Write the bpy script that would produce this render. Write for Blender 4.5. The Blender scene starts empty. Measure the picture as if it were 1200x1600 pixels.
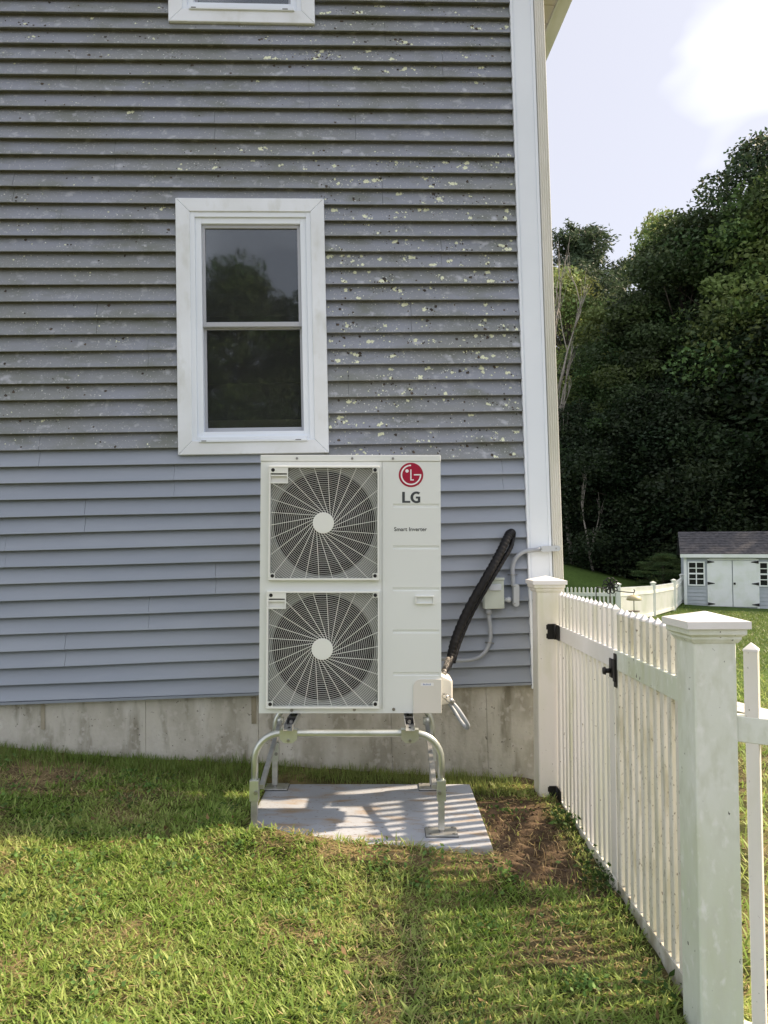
import bpy, bmesh, math, random
import numpy as np
from mathutils import Matrix, Vector
R = math.radians
random.seed(7)
rng = np.random.default_rng(11)
scene = bpy.context.scene
COL = scene.collection

# ------------------------------------------------------------------ camera, sky, sun, exposure
PITCH = R(2.77)
CAM = Vector((0, 0, 1.40))
cd = bpy.data.cameras.new('camera')
cd.lens = 27.0; cd.sensor_width = 36.0; cd.clip_start = 0.05; cd.clip_end = 2000
cam = bpy.data.objects.new('camera', cd); COL.objects.link(cam)
cam.location = CAM; cam.rotation_euler = (R(90) + PITCH, 0, 0)
scene.camera = cam

SUN_AZ = 17.0      # degrees the sun stands behind the wall plane, to the right
SUN_EL = 44.0
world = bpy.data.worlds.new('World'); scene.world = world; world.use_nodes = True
wn, wl = world.node_tree.nodes, world.node_tree.links
bg = wn['Background']
sky = wn.new('ShaderNodeTexSky'); sky.sky_type = 'NISHITA'; sky.sun_disc = False
sky.sun_elevation = R(SUN_EL); sky.sun_rotation = R(90 - SUN_AZ); sky.dust_density = 2.0
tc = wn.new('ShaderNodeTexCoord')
mp = wn.new('ShaderNodeMapping'); mp.inputs['Scale'].default_value = (1.5, 1.5, 3.2); mp.inputs['Location'].default_value = (1.8, 0.0, 0.1)  # shifted so darker cloud fills most of the view; unseen brighter cloud adds light
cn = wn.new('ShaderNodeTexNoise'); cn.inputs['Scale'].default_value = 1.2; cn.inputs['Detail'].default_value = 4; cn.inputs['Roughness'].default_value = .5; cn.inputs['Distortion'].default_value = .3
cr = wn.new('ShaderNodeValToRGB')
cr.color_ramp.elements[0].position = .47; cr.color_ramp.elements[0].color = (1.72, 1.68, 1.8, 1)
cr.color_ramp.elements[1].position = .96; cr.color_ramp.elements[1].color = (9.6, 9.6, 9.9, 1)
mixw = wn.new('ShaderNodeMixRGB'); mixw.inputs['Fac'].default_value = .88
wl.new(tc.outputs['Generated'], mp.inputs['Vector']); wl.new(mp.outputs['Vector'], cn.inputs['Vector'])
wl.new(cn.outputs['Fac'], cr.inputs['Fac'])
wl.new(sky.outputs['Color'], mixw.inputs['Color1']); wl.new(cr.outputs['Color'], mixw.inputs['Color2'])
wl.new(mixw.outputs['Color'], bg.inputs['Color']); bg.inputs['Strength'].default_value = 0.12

sd = bpy.data.lights.new('sun', 'SUN'); sd.energy = 2.4; sd.angle = R(1.4); sd.color = (1.0, .80, .58)
sun = bpy.data.objects.new('sun', sd); COL.objects.link(sun)
sdir = Vector((math.cos(R(SUN_EL)) * math.cos(R(SUN_AZ)), math.cos(R(SUN_EL)) * math.sin(R(SUN_AZ)), math.sin(R(SUN_EL))))
sun.rotation_euler = sdir.to_track_quat('Z', 'Y').to_euler(); sun.location = (20, 8, 25)
vs_ = scene.view_settings
scene.cycles.max_bounces = 6; scene.cycles.diffuse_bounces = 3; scene.cycles.glossy_bounces = 2; scene.cycles.transmission_bounces = 3; scene.cycles.transparent_max_bounces = 6
vs_.view_transform = 'Standard'; vs_.look = 'None'; vs_.exposure = 1.9; vs_.gamma = 1; vs_.use_curve_mapping = False

# ------------------------------------------------------------------ measuring helpers: photograph point -> point of the place
F = 1200.0
def ray(px, py):
    dx = (px - 600) / F; dz = (800 - py) / F
    return Vector((dx, math.cos(PITCH) - dz * math.sin(PITCH), math.sin(PITCH) + dz * math.cos(PITCH)))
def at(px, py, Y):
    d = ray(px, py); return CAM + d * (Y / d.y)
HM = Matrix.Translation((0, 4.88, 0)) @ Matrix.Rotation(R(3.5), 4, 'Z') @ Matrix.Rotation(R(-1.36), 4, 'Y')
HI = HM.inverted()
def W(px, py, off=0.0):                     # on the house wall (house frame: x along, y into the house, z up)
    o = HI @ CAM; d = HI.to_3x3() @ ray(px, py)
    t = (off - o.y) / d.y
    p = o + d * t
    return p.x, p.z
def sstep(a, b, x):
    t = np.clip((np.asarray(x, float) - a) / (b - a), 0, 1); return t * t * (3 - 2 * t)

# ------------------------------------------------------------------ materials
def mat(name, col, rough=.6, metal=0.0, var=None, vscale=8, vstretch=(1, 1, 1), bump=0, bscale=60, detail=6, spots=None, spec=.4, coat=0, lo=.4, hi=.65):
    m = bpy.data.materials.new(name); m.use_nodes = True
    n, l = m.node_tree.nodes, m.node_tree.links
    b = n['Principled BSDF']
    b.inputs['Base Color'].default_value = (*col, 1); b.inputs['Roughness'].default_value = rough
    b.inputs['Metallic'].default_value = metal; b.inputs['Specular IOR Level'].default_value = spec
    if coat: b.inputs['Coat Weight'].default_value = coat
    t = n.new('ShaderNodeNewGeometry')
    out = None
    if var:
        mpn = n.new('ShaderNodeMapping'); mpn.inputs['Scale'].default_value = vstretch
        l.new(t.outputs['Position'], mpn.inputs['Vector'])
        ns = n.new('ShaderNodeTexNoise'); ns.inputs['Scale'].default_value = vscale; ns.inputs['Detail'].default_value = detail
        l.new(mpn.outputs['Vector'], ns.inputs['Vector'])
        rp = n.new('ShaderNodeValToRGB'); rp.color_ramp.elements[0].position = lo; rp.color_ramp.elements[1].position = hi
        rp.color_ramp.elements[0].color = (*col, 1); rp.color_ramp.elements[1].color = (*var, 1)
        l.new(ns.outputs['Fac'], rp.inputs['Fac']); out = rp.outputs['Color']
        l.new(out, b.inputs['Base Color'])
    for sp in (spots or []):                 # (colour, scale, threshold lo, hi, stretch)
        c, sc, a0, a1, st = sp
        mpn = n.new('ShaderNodeMapping'); mpn.inputs['Scale'].default_value = st
        l.new(t.outputs['Position'], mpn.inputs['Vector'])
        ns = n.new('ShaderNodeTexNoise'); ns.inputs['Scale'].default_value = sc; ns.inputs['Detail'].default_value = 4
        l.new(mpn.outputs['Vector'], ns.inputs['Vector'])
        mr = n.new('ShaderNodeMapRange'); mr.inputs['From Min'].default_value = a0; mr.inputs['From Max'].default_value = a1
        l.new(ns.outputs['Fac'], mr.inputs['Value'])
        mx = n.new('ShaderNodeMixRGB'); mx.inputs['Color2'].default_value = (*c, 1)
        if out is not None: l.new(out, mx.inputs['Color1'])
        else: mx.inputs['Color1'].default_value = (*col, 1)
        l.new(mr.outputs['Result'], mx.inputs['Fac']); out = mx.outputs['Color']
        l.new(out, b.inputs['Base Color'])
    if bump:
        nb = n.new('ShaderNodeTexNoise'); nb.inputs['Scale'].default_value = bscale; nb.inputs['Detail'].default_value = 5
        l.new(t.outputs['Position'], nb.inputs['Vector'])
        bp = n.new('ShaderNodeBump'); bp.inputs['Strength'].default_value = bump; bp.inputs['Distance'].default_value = .01
        l.new(nb.outputs['Fac'], bp.inputs['Height']); l.new(bp.outputs['Normal'], b.inputs['Normal'])
    return m
def attr_mat(name, rough=.6, trans=.35, spec=.25):
    m = bpy.data.materials.new(name); m.use_nodes = True
    n, l = m.node_tree.nodes, m.node_tree.links
    b = n['Principled BSDF']; b.inputs['Roughness'].default_value = rough; b.inputs['Specular IOR Level'].default_value = spec
    a = n.new('ShaderNodeVertexColor'); a.layer_name = 'Col'
    l.new(a.outputs['Color'], b.inputs['Base Color'])
    tr = n.new('ShaderNodeBsdfTranslucent'); l.new(a.outputs['Color'], tr.inputs['Color'])
    mx = n.new('ShaderNodeMixShader'); mx.inputs['Fac'].default_value = trans
    l.new(b.outputs['BSDF'], mx.inputs[1]); l.new(tr.outputs['BSDF'], mx.inputs[2])
    l.new(mx.outputs['Shader'], n['Material Output'].inputs['Surface'])
    return m
def glass_mat(name, tint=(.62, .66, .66), wav=0.02):
    m = bpy.data.materials.new(name); m.use_nodes = True
    n, l = m.node_tree.nodes, m.node_tree.links
    n.remove(n['Principled BSDF'])
    tr = n.new('ShaderNodeBsdfTransparent'); tr.inputs['Color'].default_value = (*tint, 1)
    gl = n.new('ShaderNodeBsdfGlossy'); gl.inputs['Roughness'].default_value = .03; gl.inputs['Color'].default_value = (.9, .95, 1, 1)
    fr = n.new('ShaderNodeFresnel'); fr.inputs['IOR'].default_value = 1.5
    ma = n.new('ShaderNodeMath'); ma.operation = 'MULTIPLY_ADD'; ma.inputs[1].default_value = 1.7; ma.inputs[2].default_value = .02
    l.new(fr.outputs['Fac'], ma.inputs[0])
    mx = n.new('ShaderNodeMixShader'); l.new(ma.outputs[0], mx.inputs['Fac'])
    l.new(tr.outputs[0], mx.inputs[1]); l.new(gl.outputs[0], mx.inputs[2])
    df = n.new('ShaderNodeBsdfDiffuse'); df.inputs['Color'].default_value = (.5, .52, .52, 1); mx2 = n.new('ShaderNodeMixShader'); mx2.inputs['Fac'].default_value = .035
    l.new(mx.outputs[0], mx2.inputs[1]); l.new(df.outputs[0], mx2.inputs[2]); l.new(mx2.outputs[0], n['Material Output'].inputs['Surface'])
    t = n.new('ShaderNodeTexCoord'); nz = n.new('ShaderNodeTexNoise'); nz.inputs['Scale'].default_value = 3.5; nz.inputs['Detail'].default_value = 1
    bp = n.new('ShaderNodeBump'); bp.inputs['Strength'].default_value = wav; bp.inputs['Distance'].default_value = .05
    l.new(t.outputs['Object'], nz.inputs['Vector']); l.new(nz.outputs['Fac'], bp.inputs['Height']); l.new(bp.outputs['Normal'], gl.inputs['Normal'])
    return m

M = {}
M['siding'] = mat('clean_siding', (.272, .308, .368), .45, var=(.30, .335, .392), vscale=2.2, vstretch=(.6, 1, 3), bump=.04, bscale=40, spec=.35)
M['siding_old'] = mat('weathered_siding', (.262, .284, .328), .6, var=(.232, .248, .248), vscale=2.6, vstretch=(.55, 1, 1.6), bump=.1, bscale=90,
                      spots=[((.188, .205, .19), 7, .50, .72, (.6, 1, 1.3)), ((.42, .44, .48), 16, .60, .74, (.8, 1, 1)), ((.50, .515, .51), 80, .62, .72, (1, 1, 1))], spec=.25)
M['trim'] = mat('white_vinyl_trim', (.80, .85, .91), .4, var=(.72, .76, .79), vscale=3, spots=[((.62, .65, .64), 11, .56, .8, (1, 1, .5))])
M['trim_clean'] = mat('white_aluminium_trim', (.80, .86, .93), .35, var=(.75, .81, .88), vscale=1.5)
M['sash'] = mat('grey_sash', (.42, .44, .48), .4)
M['gutter'] = mat('cream_downspout', (.76, .75, .69), .4, var=(.66, .66, .58), vscale=4, vstretch=(1, 1, .3))
M['soffit'] = mat('beige_soffit', (.62, .56, .45), .6)
M['conc'] = mat('foundation_concrete', (.52, .505, .44), .85, var=(.35, .335, .28), vscale=3.2, vstretch=(1.5, 1, .8), bump=.35, bscale=45, detail=10,
                spots=[((.60, .59, .54), 4, .53, .70, (1.6, 1, .5)), ((.24, .225, .175), 6, .55, .74, (2.0, 1, .4)), ((.50, .48, .43), 28, .52, .66, (1, 1, .8)), ((.12, .11, .09), 50, .665, .72, (1, 1, 1))])
M['conc_dark'] = mat('form_board_stain', (.36, .33, .25), .9, var=(.24, .215, .15), vscale=14, vstretch=(2, 1, .3), bump=.4, bscale=60)
M['pad'] = mat('grey_equipment_pad', (.40, .43, .48), .55, var=(.34, .365, .405), vscale=3, bump=.06, bscale=120,
               spots=[((.34, .26, .18), 5, .51, .70, (1, 2.6, 1)), ((.16, .11, .07), 38, .63, .69, (1, 2, 1))])
M['cab'] = mat('pale_grey_enamel', (.77, .80, .775), .38, var=(.75, .78, .755), vscale=2, bump=.03, bscale=200, spec=.45)
M['cab_warm'] = mat('cream_plastic_cover', (.73, .71, .645), .42)
M['grille'] = mat('grille_plastic', (.82, .835, .79), .42)
M['shroud'] = mat('shade_toned_fan_shroud', (.27, .28, .26), .5)  # plate coloured darker than the cabinet to stand in for shade behind the grille
M['black'] = mat('black_plastic', (.012, .012, .013), .45)
M['coil'] = mat('dark_coil', (.006, .006, .007), .7)
M['blade'] = mat('fan_blade_plastic', (.012, .012, .013), .5)
M['red'] = mat('emblem_red', (.36, .004, .035), .4)
M['white'] = mat('emblem_white', (.85, .85, .85), .4)
M['ink'] = mat('dark_grey_ink', (.05, .058, .062), .5)
M['blue_ink'] = mat('blue_ink', (.2, .27, .5), .5)
M['steel'] = mat('galvanised_steel', (.62, .63, .62), .36, .75, var=(.48, .49, .47), vscale=18, bump=.03, bscale=60)
M['zinc'] = mat('zinc_coated_tube', (.60, .625, .58), .34, .75, var=(.50, .525, .47), vscale=9, vstretch=(1, 1, 1))
M['bolt'] = mat('bolt_steel', (.35, .35, .34), .35, .9)
M['tape'] = mat('black_wrap_tape', (.006, .006, .007), .45, bump=.25, bscale=50, spec=.25)
M['tape_grey'] = mat('mottled_insulation', (.03, .03, .03), .5, var=(.35, .33, .30), vscale=60, lo=.5, hi=.62)
M['conduit'] = mat('grey_pvc_conduit', (.36, .39, .43), .45, var=(.31, .335, .37), vscale=6)
M['lb'] = mat('pale_pvc_fitting', (.50, .54, .58), .45)
M['box'] = mat('grey_green_disconnect', (.50, .55, .49), .5, var=(.46, .51, .46), vscale=9)
M['vinyl'] = mat('white_vinyl_fence', (.84, .82, .78), .4, var=(.76, .76, .67), vscale=3.5, vstretch=(1, 1, .5), bump=.02,
                 spots=[((.64, .65, .48), 6, .52, .78, (1.2, 1.2, .3)), ((.24, .22, .16), 80, .69, .73, (1, 1, .6))])
M['vinyl_mossy'] = mat('algae_stained_vinyl', (.78, .82, .76), .5, var=(.66, .72, .58), vscale=3, vstretch=(1, 1, .45), bump=.05, bscale=60,
                       spots=[((.55, .59, .40), 5.5, .52, .80, (1.3, 1.3, .3)), ((.66, .70, .60), 22, .48, .70, (1, 1, .5)), ((.84, .87, .82), 30, .56, .72, (1, 1, .6)), ((.10, .10, .08), 42, .70, .73, (1, 1, .7))])
M['vinyl_dirty'] = mat('grimy_vinyl', (.80, .78, .71), .5, var=(.66, .65, .53), vscale=6, vstretch=(2, 2, .5), spots=[((.48, .46, .34), 14, .52, .74, (1.5, 1.5, .3)), ((.20, .18, .13), 110, .62, .72, (1, 1, .5))])
M['vinyl_clean'] = mat('clean_vinyl', (.84, .83, .83), .4, var=(.78, .77, .75), vscale=6)
M['vinyl_far'] = mat('far_white_vinyl', (.74, .76, .72), .5, var=(.64, .68, .60), vscale=1.5)
M['soil_grime'] = mat('rail_grime_vinyl', (.62, .62, .57), .6, var=(.36, .34, .26), vscale=8, vstretch=(1.5, 1.5, 1), bump=.1, spots=[((.16, .14, .10), 30, .6, .7, (1, 1, 1))])
M['shed'] = mat('shed_siding', (.42, .46, .50), .6, var=(.36, .41, .44), vscale=3)
M['shed_white'] = mat('shed_white_paint', (.78, .82, .82), .55, var=(.66, .72, .64), vscale=2.2, lo=.45, hi=.75)
M['shingle'] = mat('asphalt_shingle', (.045, .045, .050), .9, var=(.085, .082, .088), vscale=7, bump=.2)
M['oldwood'] = mat('weathered_wood', (.26, .235, .20), .85, var=(.15, .135, .11), vscale=6, vstretch=(6, 1, 1), bump=.3)
M['darkroom'] = mat('dark_interior', (.045, .04, .035), .9)
M['tan'] = mat('tan_interior_sill', (.30, .22, .12), .6)
M['darkpane'] = mat('dark_pane', (.012, .014, .018), .12)
M['glass'] = glass_mat('window_glass')
M['iron'] = mat('dark_iron', (.02, .02, .022), .5, .3)
M['feeder'] = mat('brass_feeder', (.48, .43, .27), .5, .2)
M['pathm'] = mat('pale_concrete', (.62, .60, .55), .85, var=(.50, .48, .43), vscale=6)
M['bark'] = mat('tree_bark', (.085, .07, .055), .9, var=(.05, .042, .035), vscale=6, vstretch=(3, 3, .5), bump=.5, bscale=20)
M['deadbark'] = mat('grey_dead_wood', (.32, .29, .255), .9, var=(.22, .20, .175), vscale=6)
M['leaf'] = attr_mat('tree_leaf', .6, .28)
M['grassblade'] = attr_mat('grass_blade', .5, .42, .35)
M['lichen'] = mat('pale_lichen', (.74, .77, .56), .95, var=(.62, .66, .46), vscale=60)
M['lichen_w'] = mat('white_lichen', (.70, .74, .68), .95)
M['lichen_d'] = mat('dark_lichen', (.045, .04, .035), .95, var=(.12, .095, .075), vscale=50)

# ------------------------------------------------------------------ mesh helpers
class MB:
    def __init__(s): s.v = []; s.f = []
    def quad(s, a, b, c, d):
        i = len(s.v); s.v += [tuple(a), tuple(b), tuple(c), tuple(d)]; s.f.append((i, i + 1, i + 2, i + 3)); return s
    def box(s, x0, x1, y0, y1, z0, z1):
        i = len(s.v)
        s.v += [(x, y, z) for z in (z0, z1) for y in (y0, y1) for x in (x0, x1)]
        s.f += [tuple(i + k for k in q) for q in ((0, 2, 3, 1), (4, 5, 7, 6), (0, 1, 5, 4), (2, 6, 7, 3), (0, 4, 6, 2), (1, 3, 7, 5))]
        return s
    def prism_xz(s, pts, y0, y1):            # polygon in x,z (counter-clockwise seen from -y), front y0
        i = len(s.v); n = len(pts)
        s.v += [(x, y0, z) for x, z in pts] + [(x, y1, z) for x, z in pts]
        s.f.append(tuple(i + k for k in range(n))); s.f.append(tuple(i + n + k for k in reversed(range(n))))
        for k in range(n):
            j = (k + 1) % n; s.f.append((i + k, i + n + k, i + n + j, i + j))
        return s
    def loft(s, rings, cap=True):
        n = len(rings[0]); i = len(s.v)
        for r in rings: s.v += [tuple(p) for p in r]
        for k in range(len(rings) - 1):
            for j in range(n):
                a = i + k * n + j; b = i + k * n + (j + 1) % n
                s.f.append((a, b, b + n, a + n))
        if cap:
            s.f.append(tuple(i + j for j in reversed(range(n)))); s.f.append(tuple(i + (len(rings) - 1) * n + j for j in range(n)))
        return s
    def tube(s, pts, rad, n=8, cap=True, square=False):
        pts = [Vector(p) for p in pts]; m = len(pts)
        rads = rad if isinstance(rad, (list, tuple)) else [rad] * m
        rings = []; up = None
        for k in range(m):
            t = (pts[min(k + 1, m - 1)] - pts[max(k - 1, 0)]).normalized()
            if up is None:
                up = Vector((0, 0, 1)) if abs(t.z) < .9 else Vector((0, 1, 0))
            a = t.cross(up)
            if a.length < 1e-5: a = t.cross(Vector((1, 0, 0)))
            a.normalize(); b = a.cross(t).normalized(); up = b
            ph = math.pi / 4 if square else 0
            rr = rads[k] * (1.414 if square else 1)
            rings.append([pts[k] + (a * math.cos(ph + 2 * math.pi * q / n) + b * math.sin(ph + 2 * math.pi * q / n)) * rr for q in range(n)])
        return s.loft(rings, cap)
    def cyl(s, c, axis, r, h, n=16):
        c = Vector(c); a = Vector(axis).normalized()
        return s.tube([c, c + a * h], r, n)
    def build(s, name, material, parent=None, smooth=False, bevel=0, seg=2):
        me = bpy.data.meshes.new(name); me.from_pydata(s.v, [], s.f); me.update()
        if bevel:
            bm = bmesh.new(); bm.from_mesh(me)
            bmesh.ops.remove_doubles(bm, verts=bm.verts, dist=1e-6)
            bmesh.ops.bevel(bm, geom=bm.edges[:], offset=bevel, segments=seg, affect='EDGES', profile=.6, clamp_overlap=True)
            bm.to_mesh(me); bm.free()
        if smooth:
            for p in me.polygons: p.use_smooth = True
        me.materials.append(material)
        return link(name, me, parent)
def link(name, data, parent=None):
    o = bpy.data.objects.new(name, data); COL.objects.link(o)
    if parent: o.parent = parent
    return o
def tag(o, label=None, cat=None, group=None, kind=None):
    if label: o['label'] = label
    if cat: o['category'] = cat
    if group: o['group'] = group
    if kind: o['kind'] = kind
    return o
def empty(name, loc=(0, 0, 0), rz=0):
    o = link(name, None); o.location = loc; o.rotation_euler = (0, 0, rz); o.empty_display_size = .1; return o
def np_mesh(name, V, Fq, material, cols=None, parent=None):
    """V (n,3); Fq list of (m,k) int arrays; cols (n,3)"""
    me = bpy.data.meshes.new(name)
    nl = sum(a.size for a in Fq); nf = sum(len(a) for a in Fq)
    me.vertices.add(len(V)); me.vertices.foreach_set('co', np.ascontiguousarray(V, np.float32).ravel())
    me.loops.add(nl); me.polygons.add(nf)
    li = np.concatenate([a.ravel() for a in Fq]).astype(np.int32)
    st = []; off = 0
    for a in Fq:
        st.append(off + np.arange(len(a)) * a.shape[1]); off += a.size
    me.loops.foreach_set('vertex_index', li)
    me.polygons.foreach_set('loop_start', np.concatenate(st).astype(np.int32))
    me.update(calc_edges=True); me.validate()
    if cols is not None:
        ca = me.color_attributes.new('Col', 'FLOAT_COLOR', 'POINT')
        c4 = np.ones((len(V), 4), np.float32); c4[:, :3] = cols
        ca.data.foreach_set('color', c4.ravel())
    me.materials.append(material)
    return link(name, me, parent)
_perm = rng.random((64, 64))
def vnoise(x, y, s):
    x = np.asarray(x, float) * s + 1000; y = np.asarray(y, float) * s + 1000
    xi = np.floor(x).astype(int); yi = np.floor(y).astype(int); fx = x - xi; fy = y - yi
    fx = fx * fx * (3 - 2 * fx); fy = fy * fy * (3 - 2 * fy)
    g = lambda a, b: _perm[a % 64, b % 64]
    return (g(xi, yi) * (1 - fx) + g(xi + 1, yi) * fx) * (1 - fy) + (g(xi, yi + 1) * (1 - fx) + g(xi + 1, yi + 1) * fx) * fy

# ------------------------------------------------------------------ ground
PAD = dict(x0=-.69, x1=.512, y0=3.69, y1=4.66)
def zground(x, y, fine=True):
    x = np.asarray(x, float); y = np.asarray(y, float)
    xc = np.clip(x, -5, 2.2)
    near = -.08 * xc - .03 * np.clip(4.8 - y, -.3, 4.0)
    far = -.22 - .031 * np.clip(y - 6, 0, 22)
    z = near + (far - near) * sstep(5.2, 13, y)
    hill = sstep(27, 44, y) * np.clip((16.2 - x) * .26, 0, 4.2) + sstep(60, 200, y) * 6
    z = z + hill
    if fine:
        z = z + .045 * sstep(-1.0, -.8, x) * sstep(-.1, -.5, x) * sstep(3.45, 3.62, y) * sstep(4.3, 3.7, y)
        z = z + .05 * sstep(-.9, -.5, x) * sstep(.75, .55, x) * sstep(3.2, 3.6, y) * sstep(4.2, 3.75, y)
        nz = (vnoise(x, y, 2.1) - .5) * .03 + (vnoise(x, y, 7) - .5) * .016 + (vnoise(x, y, 23) - .5) * .010
        z = z + nz * sstep(12, 5, y)
        # rippled bare soil beside the pad
        m = sstep(.50, .60, x) * sstep(1.02, .9, x) * sstep(3.35, 3.6, y) * sstep(4.6, 4.3, y)
        z = z + m * (.024 * np.sin((y + .05 * np.sin(9 * x) - .12 * x) * 62) - .035)
        # keep the ground below the pad, grass banked up against its front left
        ip = sstep(PAD['x0'] - .05, PAD['x0'] + .05, x) * sstep(PAD['x1'] + .03, PAD['x1'] - .05, x) * sstep(PAD['y0'] - .04, PAD['y0'] + .06, y) * sstep(PAD['y1'] + .05, PAD['y1'] - .04, y)
        z = z * (1 - ip) + np.minimum(z, -.045) * ip
    return z
def axis_pts(segs):
    out = []
    for a, b, n in segs: out += list(np.linspace(a, b, n, endpoint=False))
    out.append(segs[-1][1]); return np.array(out)
gx = axis_pts([(-400, -40, 12), (-40, -5, 24), (-5, -2.8, 30), (-2.8, 1.3, 300), (1.3, 4, 60), (4, 40, 60), (40, 400, 14)])
gy = axis_pts([(-300, -40, 10), (-40, 0, 20), (0, 2, 24), (2, 5.1, 240), (5.1, 12, 60), (12, 70, 70), (70, 600, 14)])
GX, GY = np.meshgrid(gx, gy)
V = np.stack([GX.ravel(), GY.ravel(), zground(GX, GY).ravel()], 1)
nx, ny = len(gx), len(gy)
ii = (np.arange(ny - 1)[:, None] * nx + np.arange(nx - 1)[None, :]).ravel()
def bare_mask(x, y):
    """1 where bare soil / thatch shows"""
    n = vnoise(x, y, 3.1) * .6 + vnoise(x, y, 9) * .4
    m = sstep(.50, .57, x) * sstep(1.0, .88, x) * sstep(3.42, 3.62, y) * sstep(4.7, 4.45, y) * (.75 + .3 * (n > .3))
    m = np.maximum(m, sstep(-1.35, -1.8, x) * sstep(3.95, 4.1, y) * sstep(4.6, 4.5, y) * sstep(.30, .48, n))
    m = np.maximum(m, sstep(-1.35, -1.1, x) * sstep(.62, .5, x) * sstep(3.42, 3.54, y) * sstep(3.80, 3.64, y) * sstep(.40, .62, n) * .8)
    m = np.maximum(m, sstep(-.9, -.75, x) * sstep(-.45, -.55, x) * sstep(2.95, 3.02, y) * sstep(3.3, 3.2, y) * sstep(.45, .65, n) * .9)
    m = np.maximum(m, sstep(.30, .7, x) * sstep(1.05, .98, x) * sstep(2.1, 2.5, y) * sstep(3.7, 3.4, y) * sstep(.50, .78, n) * .65)
    m = np.maximum(m, .55 * sstep(.60, .75, n))
    return np.clip(m, 0, 1)
soil = np.array([.118, .085, .060]); thatch = np.array([.30, .23, .125]); turf = np.array([.055, .06, .022]); lawn = np.array([.058, .098, .022])  # lawn tone darkened to stand in for tree shade over the back yard
X, Y = GX.ravel(), GY.ravel()
b_ = bare_mask(X, Y)[:, None]
th = sstep(.35, .6, vnoise(X, Y, 5))[:, None]
cg = turf * (1 - .3 * th) + thatch * .3 * th
sm = np.where((X > .46)[:, None], soil, soil * .5 + thatch * .5)
cg = cg * (1 - b_) + (sm * (.8 + .4 * vnoise(X, Y, 12))[:, None]) * b_
fb = sstep(5.5, 10, Y)[:, None]
lw = lawn * (.75 + .5 * (vnoise(X, Y, .9) * .6 + vnoise(X, Y, .25) * .4))[:, None]
cg = cg * (1 - fb) + lw * fb
gm = attr_mat('ground_soil_and_turf', .95, 0.0, .1)
n_, l_ = gm.node_tree.nodes, gm.node_tree.links
tcn = n_.new('ShaderNodeTexCoord'); nn = n_.new('ShaderNodeTexNoise'); nn.inputs['Scale'].default_value = 70; nn.inputs['Detail'].default_value = 6
bpn = n_.new('ShaderNodeBump'); bpn.inputs['Strength'].default_value = .7; bpn.inputs['Distance'].default_value = .012
nm2 = n_.new('ShaderNodeTexNoise'); nm2.inputs['Scale'].default_value = 9; nm2.inputs['Detail'].default_value = 8; nm2.inputs['Roughness'].default_value = .75
l_.new(tcn.outputs['Object'], nm2.inputs['Vector']); rr2 = n_.new('ShaderNodeValToRGB'); rr2.color_ramp.elements[0].position = .3; rr2.color_ramp.elements[0].color = (.45, .5, .45, 1); rr2.color_ramp.elements[1].position = .7; rr2.color_ramp.elements[1].color = (1.5, 1.45, 1.35, 1)
ml2 = n_.new('ShaderNodeMixRGB'); ml2.blend_type = 'MULTIPLY'; ml2.inputs['Fac'].default_value = 1
l_.new(nm2.outputs['Fac'], rr2.inputs['Fac']); l_.new(rr2.outputs['Color'], ml2.inputs['Color2']); vc2 = [q for q in n_ if q.type == 'VERTEX_COLOR'][0]; l_.new(vc2.outputs['Color'], ml2.inputs['Color1']); l_.new(ml2.outputs['Color'], n_['Principled BSDF'].inputs['Base Color'])
l_.new(tcn.outputs['Object'], nn.inputs['Vector']); l_.new(nn.outputs['Fac'], bpn.inputs['Height']); l_.new(bpn.outputs['Normal'], n_['Principled BSDF'].inputs['Normal'])
g = np_mesh('ground', V, [np.stack([ii, ii + 1, ii + nx + 1, ii + nx], 1)], gm, cg)
for p in g.data.polygons: p.use_smooth = True
tag(g, kind='structure')

# concrete path beyond the fence
pb = MB()
pa0, pa1 = at(1120, 1070, 7.9), at(1290, 1130, 6.6)
pa0.z = float(zground(pa0.x, pa0.y, False)) ; pa1.z = float(zground(pa1.x, pa1.y, False))
dv = (pa1 - pa0).normalized(); nv = Vector((-dv.y, dv.x, 0)) * .17
pb.loft([[pa0 - nv + Vector((0, 0, -.05)), pa0 + nv + Vector((0, 0, -.05)), pa0 + nv + Vector((0, 0, .055)), pa0 - nv + Vector((0, 0, .055))],
         [pa1 - nv + Vector((0, 0, -.05)), pa1 + nv + Vector((0, 0, -.05)), pa1 + nv + Vector((0, 0, .055)), pa1 - nv + Vector((0, 0, .055))]])
tag(pb.build('path', M['pathm'], bevel=.008), kind='structure')

# ------------------------------------------------------------------ house
house = link('house', None); house.matrix_world = HM
tag(house, 'grey blue clapboard house with white trim, lichen and a concrete foundation', 'house')
cu0 = W(821, 800)[0]                          # left edge of the corner board
cu1 = cu0 + .155
UL = -7.0
L_px = [20, 44.5, 68.7, 93, 117.5, 142.5, 167, 192, 217, 242, 267, 292, 317.5, 343, 368.7, 394, 419.5, 445.7, 471.7, 497.7, 524, 549.5, 575, 600.7, 626, 652.5, 678, 704,
        729.5, 755, 781, 808, 834, 860, 886, 912, 938, 964.5, 990.5, 1017, 1043, 1069.5, 1095]
R_px = [29, 52.5, 74.5, 98.7, 122.5, 147, 172.5, 197, 222.5, 247.5, 272, 297.5, 322, 347, 370, 394, 418.7, 443.7, 468.7, 494, 518.7, 543.7, 568, 593, 618, 643, 667, 691,
        717, 741, 766, 790.7, 815.5, 840.5, 865.7, 890, 914, 939.5, 965, 990.5, 1014.5, 1040.5, 1067]
R_px = R_px[:len(L_px)]
courses = []                                   # from the bottom: (v at u=-2.4.., slope)
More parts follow.
